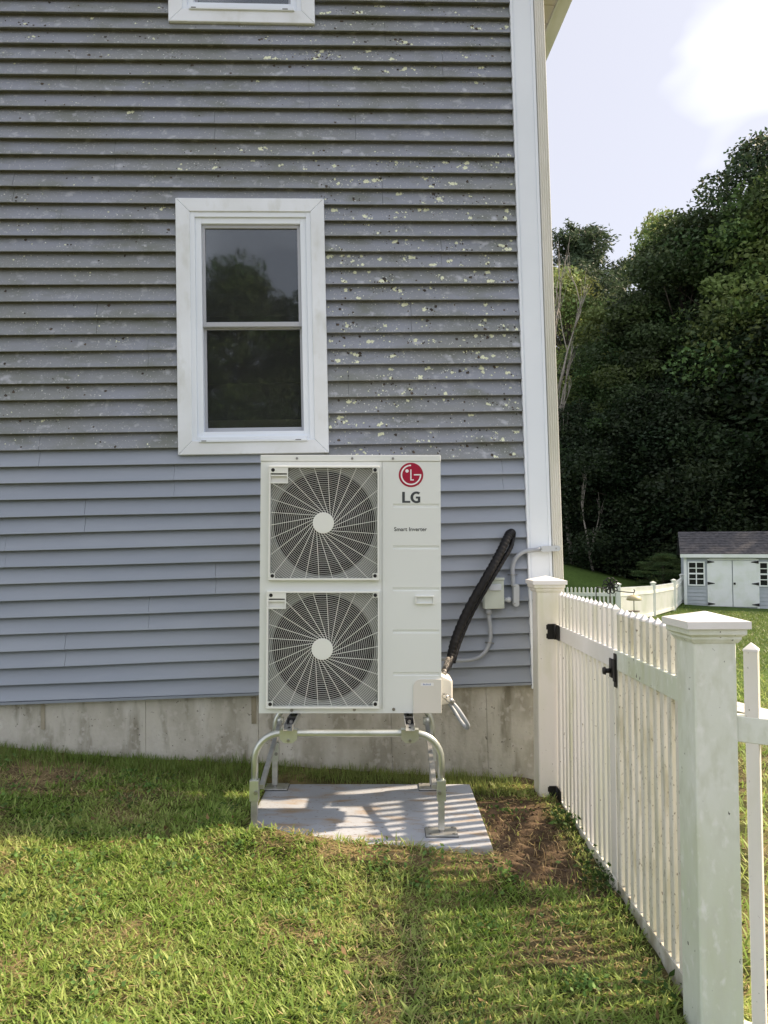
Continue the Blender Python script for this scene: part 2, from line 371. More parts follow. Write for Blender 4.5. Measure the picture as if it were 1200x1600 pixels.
for a, b in zip(reversed(L_px), reversed(R_px)):
    u0, v0 = W(50, a, -.012); u1, v1 = W(790, b, -.012)
    s = (v1 - v0) / (u1 - u0); courses.append((v0 - s * u0, s))     # v = c + s*u
while courses[-1][0] < 5.35: courses.append((courses[-1][0] + .1016, courses[-1][1]))
def course_v(k, u):
    c, s = courses[k]; uu = max(u, -3.2); return c + s * uu
# windows: casing outer rectangle measured on the trim plane
def win_rect(tl, br):
    a = W(*tl, -.03); b = W(*br, -.03); return a[0], b[0], b[1], a[1]
u0a, v1a = W(272, 309, -.03); u0b, v0a = W(280, 711, -.03); u1a, _ = W(506, 311, -.03); u1b, _ = W(514, 710, -.03)
WL = ((u0a + u0b) / 2, (u1a + u1b) / 2, v0a, v1a)
wu0 = W(263, 30, -.03)[0]; wu1 = W(492, 30, -.03)[0]; wv0 = W(377, 35, -.03)[1]
WU = (wu0, wu1, wv0, wv0 + (WL[3] - WL[2]))
CAS = .088
openings = [(w[0] + CAS, w[1] - CAS, w[2] + CAS, w[3] - CAS) for w in (WL, WU)]
# sheathing behind the boards, with the two window openings
def wall_with_holes(mb, u0, u1, v0, v1, y0, y1, holes):
    us = sorted({u0, u1, *[h[0] for h in holes], *[h[1] for h in holes]}); vs = sorted({v0, v1, *[h[2] for h in holes], *[h[3] for h in holes]})
    for i in range(len(us) - 1):
        for j in range(len(vs) - 1):
            cu, cv = (us[i] + us[i + 1]) / 2, (vs[j] + vs[j + 1]) / 2
            if any(h[0] < cu < h[1] and h[2] < cv < h[3] for h in holes): continue
            mb.box(us[i], us[i + 1], y0, y1, vs[j], vs[j + 1])
EAVE = 5.30
vb = course_v(0, 0)
sb = MB(); wall_with_holes(sb, UL, cu1 - .02, vb - .02, EAVE + .4, .031, .15, openings)
sheath = sb.build('siding_wall', M['siding'], house)
# side, back, roof
sb = MB(); sb.box(cu1 - .17, cu1 - .02, .15, 9, vb - .05, EAVE + .1); sb.box(UL, UL + .15, .15, 9, vb - .05, EAVE + .1); sb.box(UL, cu1 - .02, 9, 9.15, -.6, EAVE + .1)
sb.box(UL + .15, cu1 - .17, .15, 9, 2.95, 3.1); sb.box(UL + .15, cu1 - .17, .15, 9, .25, .40); sb.box(UL + .15, cu1 - .17, 2.2, 2.3, .4, 5.3); sb.box(UL + .15, cu1 - .17, .15, 9, 5.3, 5.36)
sb.build('inner_wall', M['darkroom'], house)
sw = MB()
for k in range(46):
    z = vb + k * .1016
    sw.box(cu1 - .019, cu1 - .006, .02, 9, z, z + .1016); sw.box(cu1 - .006, cu1 - .001, .02, 9, z, z + .015)
sw.build('side_siding', M['siding'], house)
um = (UL + cu1) / 2; OH = .30
rz = EAVE + .1 + (cu1 - um) * .75
rf = MB()
for sgn, ue in ((1, cu1 + OH), (-1, UL - OH)):
    ze = EAVE + .12
    rf.loft([[(um, -.28, rz + .2), (um, -.28, rz + .08), (ue, -.28, ze - .12 + .0), (ue, -.28, ze + .05)],
             [(um, 9.4, rz + .2), (um, 9.4, rz + .08), (ue, 9.4, ze - .12 + .0), (ue, 9.4, ze + .05)]])
roof = rf.build('roof', M['shingle'], house)
sf = MB()
for k in range(48):
    y0 = -.2 + k * .2
    sf.box(cu1 - .02, cu1 + OH - .02, y0 + .004, y0 + .196, EAVE - .012, EAVE); sf.box(cu1 - .02, cu1 + OH - .02, y0 - .004, y0 + .004, EAVE - .006, EAVE)
sf.build('soffit', M['soffit'], house)
fa = MB(); fa.box(cu1 + OH - .02, cu1 + OH, -.27, 9.4, EAVE - .03, EAVE + .14); fa.box(cu1 + OH, cu1 + OH + .11, -.27, 9.4, EAVE + .03, EAVE + .13)
fa.build('fascia', M['gutter'], house)
gb = MB(); gb.prism_xz([(UL, EAVE + .40), (cu1 - .1, EAVE + .4), (um, rz + .05)], -.004, .15); gb.build('gable_wall', M['siding'], house)

# seams of the panels (photograph x at a height), one per pair of courses
seam_px = {}
for k0, xs in {0: [], 2: [99, 560], 4: [227], 6: [330], 8: [8, 420], 10: [130], 12: [268, 775], 14: [60, 500], 16: [], 18: [540], 20: [230], 22: [150, 640], 24: [], 26: [690], 28: [95],
               30: [20, 600], 32: [180], 34: [338, 560], 36: [488], 38: [120, 700], 40: [5, 610], 42: []}.items():
    seam_px[k0] = xs
cut = [(w[0] + .02, w[1] - .02, w[2] + .02, w[3] - .02) for w in (WL, WU)]
lichen_faces = []
PROJ = .046; YB = .024
def board(k, ua, ub, dy):
    mb = MB()
    nseg = max(1, int((ub - ua) / .5)); pts = np.linspace(ua, ub, nseg + 1)
    last = k == len(courses) - 1
    def prof(u):
        v0 = course_v(k, u); v1 = course_v(k + 1, u) if not last else v0 + .1016
        w = .0012 * math.sin(u * 2.3 + k * 1.7) + .0008 * math.sin(u * 5.1 + k)
        v0 += w * .8
        y = -PROJ + YB + dy + w * .6
        return [(u, .004 + YB, v0 + .016), (u, y + .006, v0 + .010), (u, y + .0022, v0), (u, y, v0 + .002), (u, y + .0008, v0 + .006), (u, -.001 + YB + dy * .3, v1 + .019), (u, .004 + YB, v1 + .019)]
    mb.loft([prof(u) for u in pts])
    o = mb.build('siding_board', M['siding_old'] if k >= 15 or (k == 14 and ua > -0.35) else M['siding'], sheath)
for k in range(len(courses)):
    us = [UL] + sorted(W(x, 400, -.012)[0] for x in seam_px.get(k - k % 2, [])) + [cu0 + .012]
    for i in range(len(us) - 1):
        segs = [(us[i] + (.0008 if i else 0), us[i + 1] - .0008)]
        vm = course_v(k, -.9) + .05
        for c in cut:
            if c[2] < vm - .0 < c[3] or c[2] - .05 < vm < c[3] + .05:
                ns = []
                for a, b in segs:
                    if b <= c[0] or a >= c[1]: ns.append((a, b)); continue
                    if not (c[2] <= vm <= c[3]): ns.append((a, b)); continue
                    if a < c[0]: ns.append((a, c[0]))
                    if b > c[1]: ns.append((c[1], b))
                segs = ns
        for a, b in segs:
            if b - a > .01: board(k, a, b, -.0018 if (i + k // 2) % 2 else 0)
# starter strip and foundation
st = MB()
pts = np.linspace(UL, cu0 + .012, 16)
st.loft([[(u, .003, course_v(0, u) - .018), (u, -.022, course_v(0, u) - .018), (u, -.024, course_v(0, u) - .003), (u, .003, course_v(0, u) - .001)] for u in pts])
st.build('starter_strip', M['siding'], house)
fo = MB()
fj = [UL, W(228, 1150, .03)[0], W(404, 1150, .03)[0], W(612, 1160, .03)[0], W(762, 1170, .03)[0], cu1 - .03]
fnd = MB(); fnd.box(UL, cu1 - .04, .055, .3, -.8, course_v(0, 0) + .03); fnd = fnd.build('foundation', M['conc'], house)
yo = [.0245, .0255, .0285, .0275, .0265]
for i in range(len(fj) - 1):
    m_ = MB(); a, b = fj[i] + .0007, fj[i + 1] - .0007
    z1 = min(course_v(0, a), course_v(0, b)) - .004
    m_.v += [(x, y, z) for z, yy in ((-.8, 0), (0, 1)) for y in (yo[i], .08) for x in (a, b)]
    top = [course_v(0, a) - .012, course_v(0, b) - .012] * 2
    for q in range(4): m_.v[4 + q] = (m_.v[4 + q][0], m_.v[4 + q][1], top[q])
    m_.f += [(0, 2, 3, 1), (4, 5, 7, 6), (0, 1, 5, 4), (2, 6, 7, 3), (0, 4, 6, 2), (1, 3, 7, 5)]
    m_.build('formed_panel', M['conc'], fnd, bevel=.0015, seg=1)
for px0, px1, py0, py1 in ((64, 70, 1100, 1140), (393, 400, 1089, 1131)):     # stained form-tie strips
    a = W(px0, py1, .02); b = W(px1, py0, .02)
    MB().box(a[0], b[0], .0195, .04, a[1], b[1]).build('form_strip', M['conc_dark'], fnd)

# corner board and downspout
vcb = W(832, 1075)[1]
cb = MB(); cb.box(cu0, cu1, -.022, .004, vcb, EAVE + .3); cb.box(cu0, cu0 + .014, -.030, -.0225, vcb, EAVE + .3); cb.box(cu1 - .018, cu1 - .0, -.028, -.0225, vcb, EAVE + .3)
cb.box(cu0 + .020, cu0 + .024, -.0245, -.0225, vcb, EAVE + .3); cb.box(cu1 - .019, cu1 + .002, .0045, .13, vcb, EAVE + .1)
cb.build('corner_board', M['trim_clean'], house, bevel=.0015, seg=1)
ds = MB(); prof = []
x0, x1, y0, y1 = cu1 + .006, cu1 + .078, -.020, .08
nr = 5
for i in range(nr):
    xa = x0 + (x1 - x0) * i / nr; xb = x0 + (x1 - x0) * (i + 1) / nr
    prof += [(xa + .002, y0 + .006), (xa + .005, y0), (xb - .005, y0), (xb - .002, y0 + .006)]
prof += [(x1, y0 + .02), (x1, y1), (x0, y1), (x0, y0 + .02)]
ds.loft([[(x, y, -.05) for x, y in prof], [(x, y, EAVE + .02) for x, y in prof]])
dspt = ds.build('downspout', M['gutter'], house)

# windows
def window(rect, parent, full):
    u0, u1, v0, v1 = rect
    w = link('window', None, parent); w.location = (0, 0, 0)
    c = MB(); y0, y1 = -.032, .02; e = CAS
    c.prism_xz([(u0, v0), (u0 + e, v0 + e), (u0 + e, v1 - e), (u0, v1)], y0, y1)
    c.prism_xz([(u1, v0), (u1, v1), (u1 - e, v1 - e), (u1 - e, v0 + e)], y0, y1)
    c.prism_xz([(u0 + .0015, v1), (u0 + e, v1 - e + .0015), (u1 - e, v1 - e + .0015), (u1 - .0015, v1)], y0 + .001, y1)
    c.prism_xz([(u0 + .0015, v0), (u1 - .0015, v0), (u1 - e, v0 + e - .0015), (u0 + e, v0 + e - .0015)], y0 - .001, y1)
    c.build('casing', M['trim'], w, bevel=.003, seg=1)
    def rim(name, e0, e1, ya, yb, m, bot=None):
        r = MB(); b0 = bot[0] if bot else e0; b1 = bot[1] if bot else e1
        r.box(u0 + e0, u0 + e1, ya, yb, v0 + b0, v1 - e0); r.box(u1 - e1, u1 - e0, ya, yb, v0 + b0, v1 - e0)
        r.box(u0 + e1, u1 - e1, ya + .001, yb, v1 - e1, v1 - e0); r.box(u0 + e1, u1 - e1, ya + .001, yb, v0 + b0, v0 + b1)
        return r.build(name, m, w, bevel=.0015, seg=1)
    rim('jamb', e - .001, e + .030, -.022, .10, M['trim_clean'])
    rim('stop', e + .0295, e + .068, -.008, .10, M['trim_clean'], (e + .0295, e + .058))
    s = MB(); s.box(u0 + e + .045, u1 - e - .045, -.045, .0, v0 + e - .012, v0 + e + .006); s.box(u0 + e + .05, u1 - e - .05, -.038, .0, v0 + e + .0065, v0 + e + .022)
    s.build('sill', M['trim_clean'], w, bevel=.002, seg=1)
    a0, a1, b0, b1 = u0 + e + .068, u1 - e - .068, v0 + e + .058, v1 - e - .068
    vm = b0 + (b1 - b0) * .505
    def sash(name, c0, c1, ya, fr, frb, frt):
        so = MB()
        so.box(a0, a0 + fr, ya, ya + .03, c0, c1); so.box(a1 - fr, a1, ya, ya + .03, c0, c1)
        so.box(a0 + fr, a1 - fr, ya - .001, ya + .03, c0, c0 + frb); so.box(a0 + fr, a1 - fr, ya - .001, ya + .03, c1 - frt, c1)
        so = so.build(name, M['sash'], w, bevel=.0015, seg=1)
        MB().box(a0 + fr - .004, a1 - fr + .004, ya + .012, ya + .016, c0 + frb - .004, c1 - frt + .004).build('pane', M['glass'], so)
    sash('upper_sash', vm + .0, b1, .012, .020, .030, .022)
    sash('lower_sash', b0, vm + .012, .046, .016, .032, .020)
    if full:
        MB().box(u0 + e, u1 - e, .152, .30, b0 - .05, b0 + .10).build('inner_sill', M['tan'], w, bevel=.004)
        k = MB(); k.box(u0 + e + .06, u0 + e + .09, -.047, -.030, v0 + e - .006, v0 + e - .002); k.box(u1 - e - .12, u1 - e - .085, -.047, -.030, v0 + e - .006, v0 + e - .002)
        k.build('weep_hole', M['black'], w)
    return w
w1 = window(WL, house, True); w2 = window(WU, house, True)

# lichen on the weathered boards
def on_board(u, v):
    for k in range(len(courses) - 1):
        a, b = course_v(k, u), course_v(k + 1, u)
        if a <= v < b:
            t = (v - a) / (b - a)
            return k, t, -PROJ + (PROJ - .0025) * t - .003
    return None
LV = {'lichen': ([], []), 'lichen_w': ([], []), 'lichen_d': ([], [])}
def blob(kind, u, v, r):
    for w in (WL, WU):
        if w[0] - r < u < w[1] + r and w[2] - r < v < w[3] + r: return
    if u > cu0 - .02 or u < -3.2: return
    ob = on_board(u, v)
    if not ob: return
    k, t, y = ob
    if k < 15 and not (k == 14 and u > -.25): return
    r = min(r, .03)
    t0 = course_v(k, u); t1 = course_v(k + 1, u)
    v = min(max(v, t0 + .007 + r * .6), t1 - r * .8 - .008)
    vs, fs = LV[kind]
    n = 7 if r < .008 else 13
    i = len(vs); t = (v - t0) / (t1 - t0)
    yy = lambda vv: -PROJ + YB + (PROJ - .001) * (vv - t0) / (t1 - t0 + .019) - .0026
    vs.append((u, yy(v) - .0012, v))
    for q in range(n):
        a = 2 * math.pi * q / n; rr = r * random.uniform(.5, 1.15)
        vv = min(max(v + rr * math.sin(a) * .95, t0 + .004), t1 - .003)
        vs.append((u + rr * math.cos(a) * .98, yy(vv), vv))
    for q in range(n): fs.append((i, i + 1 + q, i + 1 + (q + 1) % n))
vtop = course_v(len(courses) - 2, 0); vlow = course_v(14, 0)
def scatter(n, ua, ub, va, vb_, big):
    for _ in range(n):
        u, v = random.uniform(ua, ub), random.uniform(va, vb_)
        q = random.random()
        m = random.choice([2, 4, 7, 12]) if q < big else random.choice([1, 2, 3])
        if q < big:
            R0 = random.uniform(.006, .019)
            blob('lichen', u, v, R0)
            if random.random() < .45: blob('lichen', u + R0 * 1.2, v + random.uniform(-.01, .01), R0 * .8)
        for _ in range(m):
            du, dv_ = random.gauss(0, .05), random.gauss(0, .018)
            t = random.random()
            if t < .5: blob('lichen_w', u + du, v + dv_, random.uniform(.0015, .0055))
            elif t < .64: blob('lichen', u + du, v + dv_, random.uniform(.002, .008))
            else: blob('lichen_d', u + du, v + dv_, random.uniform(.002, .008) if random.random() < .86 else random.uniform(.008, .014))
vw0, vw1 = WL[2] - .05, WL[3] + .15
scatter(480, WL[1], cu0, vw0, vw1, .36)
scatter(120, -1.6, cu0, vw1, vw1 + .2, .15)
scatter(150, WL[1] - .4, cu0, vw1 + .7, vw1 + 1.25, .25)
scatter(110, -2.6, WL[1], vw1 + .75, vw1 + 1.15, .12)
scatter(150, -2.6, WL[0], vw0, vw1, .07)
scatter(130, -2.6, cu0, vw1, vtop, .06)
for kd, nm in (('lichen', 'lichen_growth'), ('lichen_w', 'lichen_flecks'), ('lichen_d', 'dark_lichen_growth')):
    vs, fs = LV[kd]; mb = MB(); mb.v, mb.f = vs, fs
    tag(mb.build(nm, M[kd], house), kind='stuff')

# ------------------------------------------------------------------ equipment pad
pd = MB(); x0, x1, y0, y1 = PAD['x0'], PAD['x1'], PAD['y0'], PAD['y1']
pd.loft([[(x0, y0, -.075), (x1 + .012, y0 - .012, -.075), (x1 + .012, y1, -.075), (x0, y1, -.075)], [(x0, y0, 0), (x1, y0, 0), (x1, y1, 0), (x0, y1, 0)]])
tag(pd.build('equipment_pad', M['pad'], bevel=.008, seg=2), 'flat grey equipment pad with soil smears under the stand', 'pad')

# ------------------------------------------------------------------ stand
SX0, SX1 = -.640, .283; SYF, SYR = 3.86, 4.58; TB = .487
stand = empty('equipment_stand', (0, 0, 0))
tag(stand, 'galvanised tubular steel stand with bent legs and foot plates on grey pad', 'stand')
def leg_pts(y, xs, sgn, r=.13):
    pts = [(xs, y, .20)]
    for k in range(9):
        a = math.pi / 2 * k / 8
        pts.append((xs + sgn * (r - r * math.cos(a)), y, TB - r + r * math.sin(a)))
    return pts
for y in (SYF, SYR):
    P = leg_pts(y, SX0, 1) + list(reversed(leg_pts(y, SX1, -1)))
    MB().tube(P, .0178, 12).build('bent_tube', M['zinc'], stand, True)
    for xs in (SX0, SX1):
        s_ = MB(); s_.tube([(xs, y, .16), (xs, y, .262)], .0222, 4, square=True); s_.box(xs - .012 if xs > 0 else xs + .02, xs + .012 if xs < 0 else xs - .02, y - .003, y + .003, .18, .255) if False else None
        o = s_.build('leg_sleeve', M['zinc'], stand, bevel=.003)
        sg = 1 if xs < 0 else -1
        MB().cyl((xs + sg * .010, y - .026, .205), (0, -1, 0), .010, .010, 6).build('bolt', M['bolt'], o)
        MB().tube([(xs, y, .022), (xs, y, .18)], .0155, 4, square=True).build('leg', M['steel'], stand, bevel=.002)
        f_ = MB(); f_.box(xs - .078, xs + .078, y - .055, y + .065, .002, .010)
        ft = f_.build('foot_plate', M['steel'], stand, bevel=.003)
        MB().cyl((xs, y, .010), (0, 0, 1), .013, .020, 6).build('bolt', M['bolt'], ft)
        for q in (-.058, .058):
            for r_ in (-.04, .05): MB().cyl((xs + q, y + r_, .010), (0, 0, 1), .007, .003, 10).build('bolt', M['bolt'], ft)
        MB().box(xs - .08, xs + .08, y - .057, y + .067, 0, .0022).build('rubber_pad', M['black'], ft)
RX = (at(453, 1128, 3.9).x, at(640, 1128, 3.9).x)
for rx in RX:
    r_ = MB(); r_.box(rx - .024, rx + .024, SYF - .05, SYR + .05, TB + .0215, TB + .0245)
    r_.box(rx - .024, rx - .0215, SYF - .05, SYR + .05, TB + .0246, TB + .050); r_.box(rx + .0215, rx + .024, SYF - .05, SYR + .05, TB + .0246, TB + .050)
    rail = r_.build('support_rail', M['steel'], stand)
    sl = MB()
    for k in range(8): sl.box(rx - .006, rx + .006, SYF + .0 + k * .1, SYF + .03 + k * .1, TB + .0246, TB + .0252)
    sl.build('slot', M['black'], rail)
    MB().box(rx - .021, rx + .021, SYF + .10, SYF + .13, TB + .0255, TB + .055).build('rubber_mount', M['black'], rail)
    MB().cyl((rx, SYF + .099, TB + .037), (0, -1, 0), .009, .014, 8).build('bolt', M['bolt'], rail)
    for y in (SYF, SYR):
        b_m = MB(); zc = TB
        b_m.prism_xz([(rx - .043, zc + .0216), (rx - .043, zc - .022), (rx - .022, zc - .042), (rx + .022, zc - .042), (rx + .043, zc - .022), (rx + .043, zc + .0216)], y - .0235, y - .0205)
        b_m.box(rx - .043, rx + .043, y - .0235, y + .0235, zc + .0205, zc + .0222)
        b_m.prism_xz([(rx - .043, zc + .0216), (rx - .043, zc - .022), (rx - .022, zc - .042), (rx + .022, zc - .042), (rx + .043, zc - .022), (rx + .043, zc + .0216)], y + .0205, y + .0235)
        br = b_m.build('tube_bracket', M['zinc'], stand)
        MB().cyl((rx, y - .0235, zc - .030), (0, -1, 0), .008, .008, 6).build('bolt', M['bolt'], br)
for xs, s in ((SX0, 1), (SX1, -1)):
    xx = xs + s * .034
    b_ = MB().tube([(xx, SYF + .0, .225), (xx, SYR - .03, .395)], .012, 4, square=True).build('brace', M['steel'], stand, bevel=.002)
    MB().cyl((xx - s * .016, SYR - .03, .395), (s, 0, 0), .024, .034, 14).build('brace_knuckle', M['zinc'], b_, True)

# ------------------------------------------------------------------ heat pump unit
UX0, UX1 = at(406, 915, 4.06).x, at(689, 915, 4.06).x
UZ0 = TB + .056; UZ1 = at(548, 711, 4.06).z
UW = UX1 - UX0; UH = UZ1 - UZ0; UD = .33
hp = empty('heat_pump', (UX0, 4.06, UZ0), R(.3))
tag(hp, 'tall pale grey two fan outdoor heat pump unit on the steel stand', 'heat pump')
def ux(px): return (px - 406) / 283 * UW
def uz(py): return (1116 - py) / 405 * UH
c = MB()
c.box(0, .003, .004, UD, .02, UH - .03); c.box(UW - .003, UW, .004, UD, .02, UH - .03); c.box(.003, UW - .003, UD - .003, UD, .02, UH - .03)
c.box(.0, UW, .002, UD, .0, .02); c.build('cabinet', M['cab'], hp)
MB().box(-.002, UW + .002, -.004, UD + .004, UH - .034, UH).build('top_lid', M['cab'], hp, bevel=.005)
# fan zones
SEAM = ux(597)
FC = [(ux(505.5), uz(819), ux(420), ux(592.5), uz(909), uz(729)), (ux(504.5), uz(1015.5), ux(418), ux(593), uz(1107.5), uz(925.5))]
FR = .283
fp = MB(); shr = MB()
def annulus(mb, cx, cz, r, x0, x1, z0, z1, y):
    n = 96; i = len(mb.v)
    angs = sorted([2 * math.pi * k / n for k in range(n)] + [math.atan2(zz - cz, xx - cx) % (2 * math.pi) for xx in (x0, x1) for zz in (z0, z1)])
    for a in angs:
        ca, sa = math.cos(a), math.sin(a)
        t = min([(x1 - cx) / ca if ca > 1e-9 else 9, (x0 - cx) / ca if ca < -1e-9 else 9, (z1 - cz) / sa if sa > 1e-9 else 9, (z0 - cz) / sa if sa < -1e-9 else 9])
        mb.v += [(cx + r * ca, y, cz + r * sa), (cx + t * ca, y, cz + t * sa), (cx + (r - .012) * ca, y + .018, cz + (r - .004) * sa)]
    m = len(angs)
    for k in range(m):
        j = (k + 1) % m
        mb.f += [(i + 3 * k, i + 3 * j, i + 3 * j + 1, i + 3 * k + 1)[::-1], (i + 3 * k, i + 3 * k + 2, i + 3 * j + 2, i + 3 * j)[::-1]]
zm = (FC[0][4] + FC[1][5]) / 2
for (cx, cz, x0, x1, z0, z1), za, zb in ((FC[0], zm, UH - .035), (FC[1], .0, zm)):
    e = .006; X0, X1, Z0, Z1 = x0 + e, x1 - e, z0 + e, z1 - e; xr = SEAM - .001; dp = .032
    fp.quad((0, 0, za), (X0, 0, za), (X0, 0, zb), (0, 0, zb)); fp.quad((X1, 0, za), (xr, 0, za), (xr, 0, zb), (X1, 0, zb))
    fp.quad((X0, 0, za), (X1, 0, za), (X1, 0, Z0), (X0, 0, Z0)); fp.quad((X0, 0, Z1), (X1, 0, Z1), (X1, 0, zb), (X0, 0, zb))
    fp.quad((X0, 0, Z0), (X0, dp, Z0), (X0, dp, Z1), (X0, 0, Z1)); fp.quad((X1, 0, Z1), (X1, dp, Z1), (X1, dp, Z0), (X1, 0, Z0))
    fp.quad((X0, 0, Z1), (X0, dp, Z1), (X1, dp, Z1), (X1, 0, Z1)); fp.quad((X1, 0, Z0), (X1, dp, Z0), (X0, dp, Z0), (X0, 0, Z0))
    annulus(shr, cx, cz, FR, X0, X1, Z0, Z1, dp)
    shr.build('fan_shroud', M['shroud'], hp); shr = MB()
fp.quad((0, 0, 0), (0, 0, UH - .035), (0, .02, UH - .035), (0, .02, 0)); fp.quad((SEAM - .001, 0, 0), (SEAM - .001, .004, 0), (SEAM - .001, .004, UH - .035), (SEAM - .001, 0, UH - .035))
fp.build('fan_panel', M['cab'], hp)
spm = MB(); xa, xb = ux(614), ux(686); ZT = UH - .035
spm.quad((SEAM + .001, 0, 0), (xa, 0, 0), (xa, 0, ZT), (SEAM + .001, 0, ZT)); spm.quad((xb, 0, 0), (UW, 0, 0), (UW, 0, ZT), (xb, 0, ZT))
zl_ = 0.0
for py in (1055, 989, 923, 857, 791):
    z = uz(py); g0, g1, g2, g3 = z - .0105, z - .006, z + .006, z + .0085; dp = .0045
    spm.quad((xa, 0, zl_), (xb, 0, zl_), (xb, 0, g0), (xa, 0, g0)); spm.quad((xa, 0, g0), (xb, 0, g0), (xb, dp, g1), (xa, dp, g1))
    spm.quad((xa, dp, g1), (xb, dp, g1), (xb, dp, g2), (xa, dp, g2)); spm.quad((xa, dp, g2), (xb, dp, g2), (xb, 0, g3), (xa, 0, g3))
    spm.quad((xa, 0, g0), (xa, dp, g1), (xa, dp, g2), (xa, 0, g3)); spm.quad((xb, 0, g3), (xb, dp, g2), (xb, dp, g1), (xb, 0, g0)); zl_ = g3
spm.quad((xa, 0, zl_), (xb, 0, zl_), (xb, 0, ZT), (xa, 0, ZT)); spm.quad((SEAM + .001, 0, 0), (SEAM + .001, 0, ZT), (SEAM + .001, .01, ZT), (SEAM + .001, .01, 0))
sp = spm.build('service_panel', M['cab'], hp)
MB().box(UW - .0031, UW + .0005, .0002, .03, 0, UH - .035).build('panel_return', M['cab'], hp)
h_ = MB(); xa, xb, za, zb = ux(649), ux(678), uz(946.5), uz(933)
h_.box(xa, xb, -.014, -.0005, zb - .007, zb); h_.box(xa, xb, -.014, -.0005, za, za + .005); h_.box(xa, xa + .006, -.014, -.0005, za + .005, zb - .007); h_.box(xb - .006, xb, -.014, -.0005, za + .005, zb - .007)
hh = h_.build('handle', M['grille'], sp, bevel=.001, seg=1)
MB().box(xa + .006, xb - .006, -.0012, -.0004, za + .005, zb - .007).build('recess', M['blade'] if False else M['cab'], hh)
